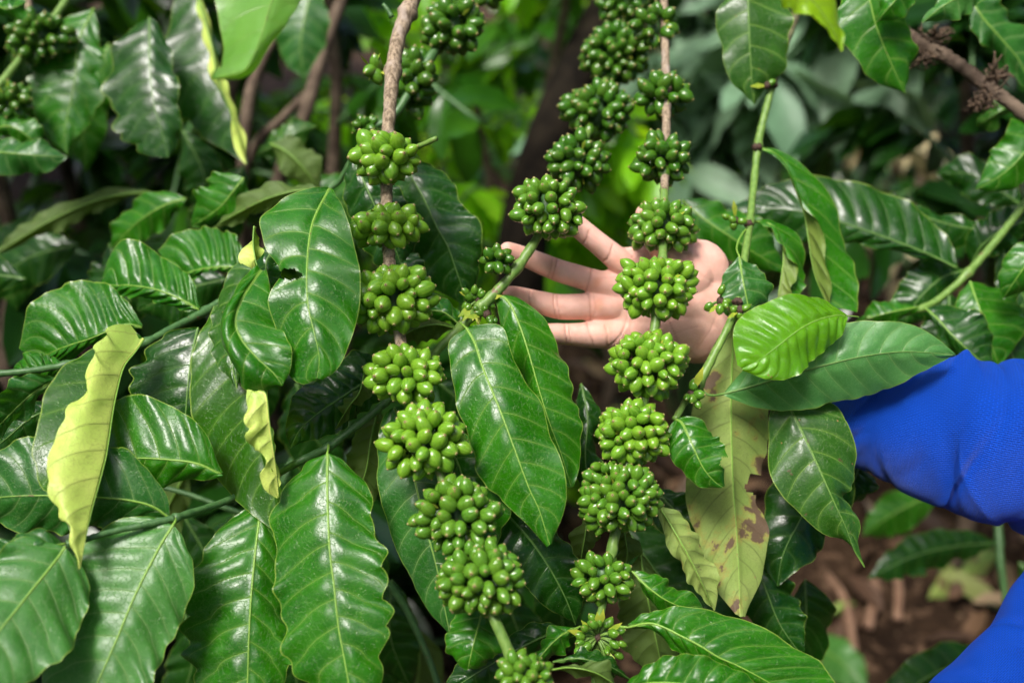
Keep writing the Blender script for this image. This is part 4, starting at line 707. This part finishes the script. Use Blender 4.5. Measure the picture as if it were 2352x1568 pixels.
def cloth(name, axis, flat, folds, label, nu=260, nt=150, hem=True):
    o = resample(cr(np.array(axis, float), 0), nu); C = P(o[:, 0], o[:, 1], o[:, 2]); R = o[:, 3]*o[:, 2]/FPX
    T = np.gradient(C, axis=0); T /= np.linalg.norm(T, axis=1)[:, None]; A_ = np.cross(T, -FWD); A_ /= np.linalg.norm(A_, axis=1)[:, None]; B_ = np.cross(T, A_)
    th = np.linspace(0, 2*np.pi, nt, endpoint=False); L = np.concatenate([[0], np.cumsum(np.linalg.norm(np.diff(C, axis=0), axis=1))])
    uu = L[:, None]*100; tt = th[None, :]; d = np.zeros((nu, nt))
    for (u0, t0, su_, st_, tilt, amp) in folds:                          # ridge across the sleeve, tilted
        dt = np.angle(np.exp(1j*(tt-t0))); d = d+amp*np.exp(-(((uu-u0)-tilt*dt)/su_)**2-(dt/st_)**2)
    rs = np.random.default_rng(int(o[0, 0])); wr = np.zeros((nu, nt))
    for _ in range(46):                                                  # fine crisp creases slanting across
        u0, t0, ln, tl, am = rs.uniform(0, L[-1]*100), rs.uniform(-3.1, .3), rs.uniform(.35, .9), rs.choice([-1, 1])*rs.uniform(1.2, 3.2), rs.uniform(.0010, .0028)*rs.choice([1, -1])
        dt = np.angle(np.exp(1j*(tt-t0))); x = ((uu-u0)-tl*dt)/rs.uniform(.22, .5); wr = wr+am*np.exp(-x**2-(dt/ln)**2)
    d = d+.0014*np.sin(uu*1.25+2.2*np.sin(tt+.5)+1.0)*(.5+.5*np.sin(tt*2+uu*.12))+.0009*np.sin(uu*.55-3*tt)+.0012*np.sin(5*tt+uu*.3)
    rr = R[:, None]+d*1.15+wr*1.35
    V = C[:, None]+rr[..., None]*(np.cos(th)[None, :, None]*A_[:, None]+flat*np.sin(th)[None, :, None]*B_[:, None])
    if hem: V = np.concatenate([(C[0]+(V[0]-C[0])*.93)[None]+T[0]*.012, (C[0]+(V[0]-C[0])*.95)[None], V], 0); uu = np.vstack([uu[:1]-1, uu[:1]-.3, uu]); nu = nu+2
    F = [(i*nt+j, i*nt+(j+1) % nt, (i+1)*nt+(j+1) % nt, (i+1)*nt+j) for i in range(nu-1) for j in range(nt)]
    cir = R.mean()*100; lo = []
    for i in range(nu-1):
        a, b = uu[i, 0], uu[i+1, 0]
        for j in range(nt): x0, x1 = th[j]*cir, (th[j]+2*np.pi/nt)*cir; lo += [(a, x0), (a, x1), (b, x1), (b, x0)]
    return mesh_obj(name, V.reshape(-1, 3), F, M_FAB, pers, C[0], uvs={'cm': np.array(lo)}, label=label)
cloth('sleeve', [(1846, 905, .845, 84), (1930, 940, .84, 100), (2005, 962, .835, 116), (2090, 985, .825, 142), (2191, 996, .815, 172), (2270, 1010, .805, 184), (2352, 1024, .80, 190), (2470, 1060, .80, 205), (2620, 1120, .82, 225)], .8,
      [(10, -1.4, 1.0, .9, 2.2, .0035), (12.5, -1.5, .8, .8, 1.5, .003), (15, -1.2, .9, 1.0, 1.0, .0032), (5.5, -2.2, 1.1, .7, -2.5, .003), (8, -2.4, .8, .6, -2.2, -.003), (17.5, -2.0, 1.0, .9, 1.8, .004), (14, 3.0, 1.2, .6, 2.0, -.0025), (3.0, -1.9, .8, .7, 2.0, .0025)], 'blue knitted sleeve with soft folds')
cloth('shirt_front', [(2120, 1800, .72, 110), (2250, 1690, .735, 150), (2390, 1560, .75, 165), (2520, 1420, .77, 190), (2640, 1250, .80, 220)], .8, [(8, -1.6, 2, .8, 1.5, .003)], 'blue cloth in the bottom right corner', nu=120, nt=90)
# ================================================================== the ground, the plants behind
me_g = bpy.data.meshes.new('ground')
gx = np.linspace(-30, 30, 121); gy = np.linspace(-12, 60, 145); GX, GY = np.meshgrid(gx, gy)
GZ = .03*np.sin(GX*3.1+GY)*np.sin(GY*2.3)+.05*np.sin(GX*.7+2)*np.sin(GY*.6)
gV = np.stack([GX, GY, GZ], -1).reshape(-1, 3); I = np.arange(len(gV)).reshape(145, 121)
def soil():
    t = NT('forest_floor'); tc = t.n('ShaderNodeTexCoord').outputs['Object']
    a = t.noise(tc, 5, 6, .65); b = t.noise(tc, 24, 5, .7); v = t.n('ShaderNodeTexVoronoi'); v.inputs['Scale'].default_value = 20; t.l(tc, v.inputs['Vector'])
    col = t.mix(t.ramp(a, .35, .7), (.018, .011, .007), (.060, .036, .021)); col = t.mix(t.ramp(b, .5, .7), col, (.17, .105, .065))
    col = t.mix(t.ramp(v.outputs['Distance'], .16, .05, 0, .7), col, (.26, .18, .11))
    return t.done(t.bsdf(col, .95, .05, t.bump(b, .02)))
g = mesh_obj('ground', gV, np.stack([I[:-1, :-1], I[:-1, 1:], I[1:, 1:], I[1:, :-1]], -1).reshape(-1, 4), soil(), None, (0, 0, 0)); g['kind'] = 'structure'
def tmpl(nu=8, nw=2, wid=.19, droop=.35, fold=.25):
    t = np.linspace(0, 1, nu); s = np.linspace(-1, 1, 2*nw+1); w = np.interp(t, *PROF['std'])*wid
    ang = droop*t; X = t-droop*.12*t**2; Z = -droop*.5*t**2
    V = np.zeros((nu, len(s), 3)); V[..., 0] = X[:, None]; V[..., 1] = w[:, None]*s[None]; V[..., 2] = Z[:, None]+fold*np.abs(s)[None]*w[:, None]+.02*np.sin(t*28)[:, None]*np.abs(s)[None]
    I = np.arange(nu*len(s)).reshape(nu, len(s)); F = np.stack([I[:-1, :-1], I[1:, :-1], I[1:, 1:], I[:-1, 1:]], -1).reshape(-1, 4)
    return V.reshape(-1, 3), F
TV, TF = tmpl()
def foliage(pos, az, el, size, roll, tv=TV, tf=TF):
    n = len(pos); ca, sa, ce, se = np.cos(az), np.sin(az), np.cos(el), np.sin(el)
    X = np.stack([ca*ce, sa*ce, se], -1); Y = np.stack([-sa, ca, np.zeros(n)], -1); Z = np.cross(X, Y); cr_, sr = np.cos(roll)[:, None], np.sin(roll)[:, None]
    Y, Z = Y*cr_+Z*sr, Z*cr_-Y*sr
    V = pos[:, None]+size[:, None, None]*(tv[None, :, :1]*X[:, None]+tv[None, :, 1:2]*Y[:, None]+tv[None, :, 2:]*Z[:, None])
    F = (tf[None]+(np.arange(n)*len(tv))[:, None, None]).reshape(-1, 4); return V.reshape(-1, 3), F
def bgleaf(name, a, b, trans, tcol, rough=.3):
    t = NT(name); tc = t.n('ShaderNodeTexCoord').outputs['Object']; isl = t.n('ShaderNodeNewGeometry').outputs['Random Per Island']
    col = t.mix(isl, a, b); col = t.mix(t.ramp(t.noise(tc, 25, 3), .4, .7, 0, .4), col, tuple(x*.6 for x in a))
    p = t.bsdf(col, rough, .5); tr = t.n('ShaderNodeBsdfTranslucent'); tr.inputs[0].default_value = (*tcol, 1); mx = t.n('ShaderNodeMixShader'); mx.inputs[0].default_value = trans
    t.l(p, mx.inputs[1]); t.l(tr.outputs[0], mx.inputs[2]); return t.done(mx.outputs[0])
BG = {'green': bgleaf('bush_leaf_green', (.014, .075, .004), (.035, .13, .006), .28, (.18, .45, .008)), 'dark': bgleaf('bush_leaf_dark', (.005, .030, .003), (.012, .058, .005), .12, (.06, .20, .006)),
      'bright': bgleaf('bush_leaf_sunlit', (.14, .42, .006), (.30, .66, .02), .5, (.5, .85, .012)), 'grey': bgleaf('undergrowth_leaf_grey_green', (.17, .33, .19), (.30, .48, .30), .25, (.25, .4, .15), .45)}  # the bright leaves carry patches of sun in their colour
def bush(name, label, cat, cx, cy, r, z0, z1, n, mat, size=.17, seed=0, group=None, hang=.5, trunk=.022):
    rs = np.random.default_rng(seed+91); tx = np.array([cx, cy, 0.0]); b = thing(name, tx, label, cat, group)
    k = 9; C = np.stack([cx+.05*np.cumsum(rs.normal(0, 1, k)), cy+.05*np.cumsum(rs.normal(0, 1, k)), np.linspace(-.05, z1*.92, k)], 1); C[0, :2] = cx, cy
    parts = []; pos = []; az = []
    nb = 16
    for i in range(nb):
        f = rs.uniform(.0, 1); z = z0+(z1-z0)*f; kk = np.interp(z, C[:, 2], np.arange(k)); p0 = np.array([np.interp(kk, np.arange(k), C[:, q]) for q in range(3)])
        a = rs.uniform(0, 6.28); rr = r*(1-.45*f)*rs.uniform(.75, 1.1); tip = p0+np.array([math.cos(a)*rr, math.sin(a)*rr, rr*rs.uniform(-.25, .25)]); midp = (p0+tip)/2+[0, 0, .08]
        o = resample(cr(np.array([p0, midp, tip]), 0), 12, key=None); parts.append((*tube_geo(o, np.linspace(.008, .003, 12), 5), 0))
        m = max(2, n//nb)
        q = rs.uniform(.15, 1, m); pp = np.stack([np.interp(q*11, np.arange(12), o[:, c]) for c in range(3)], 1); pos.append(pp); az.append(a+rs.choice([-1, 1], m)*rs.uniform(.5, 1.5, m))
    V, F, Mi = merge([(*tube_geo(C, np.linspace(trunk, trunk*.35, k), 8), 0)]+[(p_[0], p_[1], 1) for p_ in parts]); mesh_obj('trunk', V, F, [M_TRUNK, M_STEMD], b, tx, fmat=Mi)
    pos = np.vstack(pos); az = np.concatenate(az); m = len(pos)
    V, F = foliage(pos, az, rs.uniform(-1.2, .2, m)*hang*1.6, size*rs.uniform(.65, 1.2, m), rs.normal(0, .5, m)); mesh_obj('foliage', V, F, BG[mat], b, tx)
    return b
def at(x, y, d): return P(x, y, d)
GRP = 'coffee bushes standing in the blurred background'
def fold_bush(i, x, d, r, z0, z1, n, mat, lab, **kw):
    w = P(x, 784, d); bush('coffee_bush', lab, 'coffee bush', w[0], w[1], r, z0, z1, n, mat, seed=i, group=GRP, **kw)
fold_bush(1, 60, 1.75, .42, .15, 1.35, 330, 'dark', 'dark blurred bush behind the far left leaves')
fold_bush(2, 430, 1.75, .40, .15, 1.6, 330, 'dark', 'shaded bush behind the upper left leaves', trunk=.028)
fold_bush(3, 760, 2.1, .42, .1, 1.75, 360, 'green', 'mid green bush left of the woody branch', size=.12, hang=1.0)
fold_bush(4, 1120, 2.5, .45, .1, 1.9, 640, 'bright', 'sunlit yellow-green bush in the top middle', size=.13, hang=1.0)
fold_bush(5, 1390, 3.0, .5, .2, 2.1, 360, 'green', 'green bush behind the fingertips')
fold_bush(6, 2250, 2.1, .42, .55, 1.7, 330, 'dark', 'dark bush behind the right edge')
fold_bush(7, 1760, 4.2, .6, .3, 2.1, 340, 'green', 'far bush behind the thin branch')
fold_bush(8, 2100, 3.6, .6, .3, 2.2, 360, 'dark', 'far dark bush at the upper right')
fold_bush(9, 600, 3.6, .8, .1, 2.3, 420, 'green', 'far bush at the upper left')
fold_bush(10, 1000, 4.6, .9, .1, 2.4, 420, 'green', 'far bush behind the sunlit one')
fold_bush(11, 1350, 5.4, .9, .1, 2.5, 420, 'bright', 'far sunlit bush in the top middle')
fold_bush(12, 60, 3.2, .8, .1, 2.3, 420, 'dark', 'far dark bush at the left edge')
BG['cream'] = bgleaf('sunlit_patch_leaf', (.40, .33, .18), (.62, .56, .34), .2, (.5, .45, .2))  # cream leaves of an added bush, standing in for sunlit ground patches
fold_bush(18, 1880, 3.5, .34, .45, .95, 110, 'cream', 'added cream-coloured bush standing in for sunlit patches of ground')
fold_bush(19, 250, 2.3, .5, .1, 1.75, 420, 'green', 'green bush filling the upper left background')
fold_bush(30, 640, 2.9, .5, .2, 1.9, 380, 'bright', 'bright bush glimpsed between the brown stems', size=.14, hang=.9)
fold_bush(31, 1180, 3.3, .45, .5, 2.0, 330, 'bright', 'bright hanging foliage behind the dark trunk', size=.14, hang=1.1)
fold_bush(15, -20, 1.5, .35, .3, 1.5, 260, 'dark', 'dark bush close behind the top left cherries')
fold_bush(16, 520, 2.6, .55, .1, 1.9, 380, 'dark', 'dark bush behind the brown stems')
fold_bush(17, 1500, 2.3, .26, .9, 1.7, 120, 'dark', 'loose dark bush above the open hand', size=.11, hang=1.0)
fold_bush(13, 1000, 1.75, .30, .05, .75, 150, 'dark', 'low dark bush below the picture middle')
fold_bush(14, 300, 1.5, .30, .05, .75, 150, 'dark', 'low dark bush below the lower left leaves')
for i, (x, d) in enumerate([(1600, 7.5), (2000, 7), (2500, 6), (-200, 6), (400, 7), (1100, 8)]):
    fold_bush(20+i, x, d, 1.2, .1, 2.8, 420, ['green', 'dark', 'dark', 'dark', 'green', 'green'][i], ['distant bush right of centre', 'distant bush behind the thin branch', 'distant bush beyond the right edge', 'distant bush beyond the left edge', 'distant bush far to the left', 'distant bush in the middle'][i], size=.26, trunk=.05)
# pale undergrowth with finger-like leaflets
def palm_plant(x, y, d, lab, seed, n=24, sz=.25):
    rs = np.random.default_rng(seed); c = P(x, y, d); g0 = np.array([c[0], c[1]+.1, 0]); b = thing('undergrowth_plant', g0, lab, 'plant', 'pale undergrowth plants in the background'); st = []; ps, azs, els = [], [], []
    for k in range(n):
        e = c+rs.normal(0, 1, 3)*np.array([.16, .12, .13]); mp = (g0+e)/2+np.array([0, .06, .05]); o = resample(cr(np.array([g0, mp, e]), 0), 10); st.append((*tube_geo(o, .004, 5), 0))
        a0 = rs.uniform(0, 6.28)
        for q in range(6): ps.append(e); azs.append(a0+q*1.05+rs.normal(0, .1)); els.append(rs.uniform(-.9, -.2))
    V, F, _ = merge(st); mesh_obj('stem', V, F, M_STEMD, b, g0); m = len(ps)
    V, F = foliage(np.array(ps), np.array(azs), np.array(els), sz*rs.uniform(.7, 1.1, m), rs.normal(0, .3, m)); mesh_obj('foliage', V, F, BG['grey'], b, g0)
palm_plant(1640, 200, 2.5, 'pale grey-green plant with long leaflets, left of the thin branch', 3)
palm_plant(1850, 110, 2.4, 'pale grey-green plant with long leaflets, right of the thin branch', 5, 20)
# trunks and brown stems in the blur
def pole(lab, pts, rad, seed=0, name='bare_coffee_plant', mat=M_TRUNK):
    c = np.array([P(*p) for p in pts]); b = c.copy(); o = resample(cr(c, 0), 24, key=None); t = thing(name, o[-1]*[1, 1, 0], lab, 'bare plant', 'brown trunks in the blurred background')
    V, F = tube_geo(np.vstack([o, [o[-1][0], o[-1][1]+.02, -.02]]), np.append(np.linspace(rad*.75, rad, 24), rad*1.1), 10); mesh_obj('trunk', V, F, mat, t)
pole('brown stem slanting behind the top left leaves', [(800, -40, 1.5), (745, 110, 1.48), (695, 280, 1.46), (640, 420, 1.5), (600, 700, 1.6)], .012)
pole('thin brown stem crossing behind the top left leaves', [(720, 200, 1.52), (640, 280, 1.5), (590, 330, 1.5), (520, 500, 1.55)], .008)
pole('upright brown stem behind the folded leaf', [(640, 60, 1.5), (585, 180, 1.48), (565, 280, 1.46), (555, 480, 1.5), (560, 700, 1.6)], .010)
pole('dark leaning trunk in the middle distance', [(1440, -60, 1.95), (1345, 120, 1.92), (1255, 340, 1.9), (1200, 560, 1.9), (1190, 900, 1.95)], .05, mat=simple_mat('near_black_bark', (.005, .004, .003), (.018, .014, .009), 30, .9, .1))  # trunk given a near-black bark colour
# litter
rs = np.random.default_rng(4); n = 2600; lx = rs.uniform(-2.5, 3.5, n); ly = rs.uniform(.6, 7, n)
lz = .03*np.sin(lx*3.1+ly)*np.sin(ly*2.3)+.05*np.sin(lx*.7+2)*np.sin(ly*.6)+.012+rs.uniform(0, .03, n)
V, F = foliage(np.stack([lx, ly, lz], 1), rs.uniform(0, 6.28, n), rs.normal(.05, .18, n), rs.uniform(.07, .17, n), rs.normal(0, .5, n))
t = NT('dry_leaf_litter'); isl = t.n('ShaderNodeNewGeometry').outputs['Random Per Island']; rp = t.n('ShaderNodeValToRGB'); t.l(isl, rp.inputs[0]); e = rp.color_ramp.elements
for i, (p_, c_) in enumerate([(0, (.05, .028, .018)), (.35, (.075, .04, .022)), (.6, (.14, .082, .045)), (.8, (.27, .20, .12)), (.93, (.07, .035, .022)), (1, (.20, .25, .07))]):
    el = e[i] if i < 2 else e.new(p_); el.position = p_; el.color = (*c_, 1)
lt = mesh_obj('leaf_litter', V, F, t.done(t.bsdf(rp.outputs[0], .6, .3)), None, (0, 0, 0)); lt['kind'] = 'stuff'
def groundpt(x, y):
    dr = (x-1176)/FPX*RGT-(y-784)/FPX*UPV+FWD; k = (CAM[2]-.04)/-dr[2]; return CAM+dr*k, k
def fallen(lab, x0, y0, x1, y1, w, mat, cat='fallen leaf'):
    (_, k0), (_, k1) = groundpt(x0, y0), groundpt(x1, y1); t = thing('fallen_leaf', groundpt(x0, y0)[0], lab, cat, 'fallen leaves on the ground')
    leaf(t, [(x0, y0), ((x0+x1)/2+8, (y0+y1)/2-8), (x1, y1)], w, w, (k0*.985, k1*.985), mat, lo=True, bow=.02, under=(mat != 'pale'), name='blade')
fallen('pale green fallen leaf under the dark low shoot', 2295, 1262, 2132, 1375, 36, 'old')
fallen('pale green fallen leaf at the bottom edge', 1850, 1468, 1990, 1580, 46, 'pale'); fallen('small yellowish fallen leaf on the soil', 1905, 1410, 1965, 1385, 14, 'old')
def stick(lab, x0, y0, x1, y1, r):
    a, b = groundpt(x0, y0)[0], groundpt(x1, y1)[0]; t = thing('stick', a, lab, 'stick'); o = resample(cr(np.array([a, (a+b)/2+[.01, .01, .02], b]), 0), 14); V, F = tube_geo(o+[0, 0, .01], r, 8); mesh_obj('wood', V, F, M_TRUNK2, t)
M_TRUNK2 = simple_mat('weathered_stick', (.16, .09, .055), (.28, .17, .11), 40, .8)
stick('brown stick lying upright in view on the soil', 2005, 1340, 1992, 1450, .012); stick('grey curved stick on the soil', 1900, 1330, 1960, 1500, .010); stick('grey stick right of the brown one', 2045, 1320, 2060, 1430, .010)
# added trees, crowns out of view, put overhead to dim the plantation behind
def added_shade_tree(x, y, lab, seed, n=1500, r=2.1, z0=3.2, z1=5.0):
    rs = np.random.default_rng(seed); t = thing('added_shade_tree', (x, y, 0), lab, 'tree', 'added shade trees that dim the plantation behind'); k = 8
    C = np.stack([x+np.cumsum(rs.normal(0, .04, k)), y+np.cumsum(rs.normal(0, .04, k)), np.linspace(-.1, z1*.9, k)], 1); V, F = tube_geo(C, np.linspace(.12, .05, k), 10); mesh_obj('trunk', V, F, M_TRUNK, t, (x, y, 0))
    a = rs.uniform(0, 6.28, n); q = np.sqrt(rs.uniform(0, 1, n))*r; p = np.stack([x+np.cos(a)*q, y+np.sin(a)*q, rs.uniform(z0, z1, n)], 1)
    V, F = foliage(p, rs.uniform(0, 6.28, n), rs.uniform(-.6, .3, n), .34*rs.uniform(.7, 1.2, n), rs.normal(0, .3, n)); mesh_obj('crown', V, F, BG['dark'], t, (x, y, 0))
for i, (x, y) in enumerate([(-3.4, 4.3), (2.8, 5.2), (4.6, 3.4), (-5, 5), (-.6, 6.6), (3.0, 7), (6.5, 6), (-3.6, 8.5), (3.1, .9)]): added_shade_tree(x, y, ['added shade tree behind the left bushes', 'added shade tree behind the middle bushes', 'added shade tree behind the right bushes', 'added shade tree far left', 'distant added shade tree in the middle', 'distant added shade tree to the right', 'added shade tree far right', 'farthest added shade tree on the left', 'added shade tree above the sleeve'][i], 50+i)
# added unseen foliage ring: darkens leaf reflections, leaves sky open only high up
rs = np.random.default_rng(77); n = 9000; a = rs.uniform(0, 2*np.pi, n); a = a[(np.abs(np.angle(np.exp(1j*(a-np.pi/2)))) > .75)]; n = len(a)
rad = rs.uniform(1.9, 3.0, n); p = np.stack([np.cos(a)*rad, np.sin(a)*rad+.3, rs.uniform(.1, 1, n)**.8*3.7], 1)
V, F = foliage(p, rs.uniform(0, 6.28, n), rs.uniform(-1.2, .2, n), .26*rs.uniform(.7, 1.2, n), rs.normal(0, .5, n)); sf = mesh_obj('unseen_foliage_ring', V, F, BG['dark'], None, (0, 0, 0)); sf['kind'] = 'stuff'
# ================================================================== light
w = bpy.data.worlds.new('World'); S.world = w; w.use_nodes = True; nt = w.node_tree; nt.nodes.clear()
SUN_EL, SUN_AZ = math.radians(58), math.radians(215)     # azimuth from +Y towards +X: behind the camera, to the left
sky = nt.nodes.new('ShaderNodeTexSky'); sky.sky_type = 'NISHITA'; sky.sun_disc = False; sky.sun_elevation = SUN_EL; sky.sun_rotation = SUN_AZ; sky.dust_density = 4; sky.ozone_density = 1; sky.air_density = .7
bgn = nt.nodes.new('ShaderNodeBackground'); bgn.inputs[1].default_value = .15; out = nt.nodes.new('ShaderNodeOutputWorld'); nt.links.new(sky.outputs[0], bgn.inputs[0]); nt.links.new(bgn.outputs[0], out.inputs[0])
sl = bpy.data.lights.new('sun', 'SUN'); sl.energy = 1.9; sl.angle = math.radians(18); sl.color = (1, .97, .92); so = bpy.data.objects.new('sun', sl); COL.objects.link(so)
sd = Vector((math.sin(SUN_AZ)*math.cos(SUN_EL), math.cos(SUN_AZ)*math.cos(SUN_EL), math.sin(SUN_EL))); so.rotation_euler = sd.to_track_quat('Z', 'Y').to_euler(); so.location = (-1, -1, 4)
S.view_settings.view_transform = 'Standard'; S.view_settings.look = 'None'; S.view_settings.exposure = 1.1; S.view_settings.gamma = 1
S.render.engine = 'CYCLES'; S.cycles.max_bounces = 8; S.cycles.transparent_max_bounces = 8; S.cycles.sample_clamp_indirect = 6
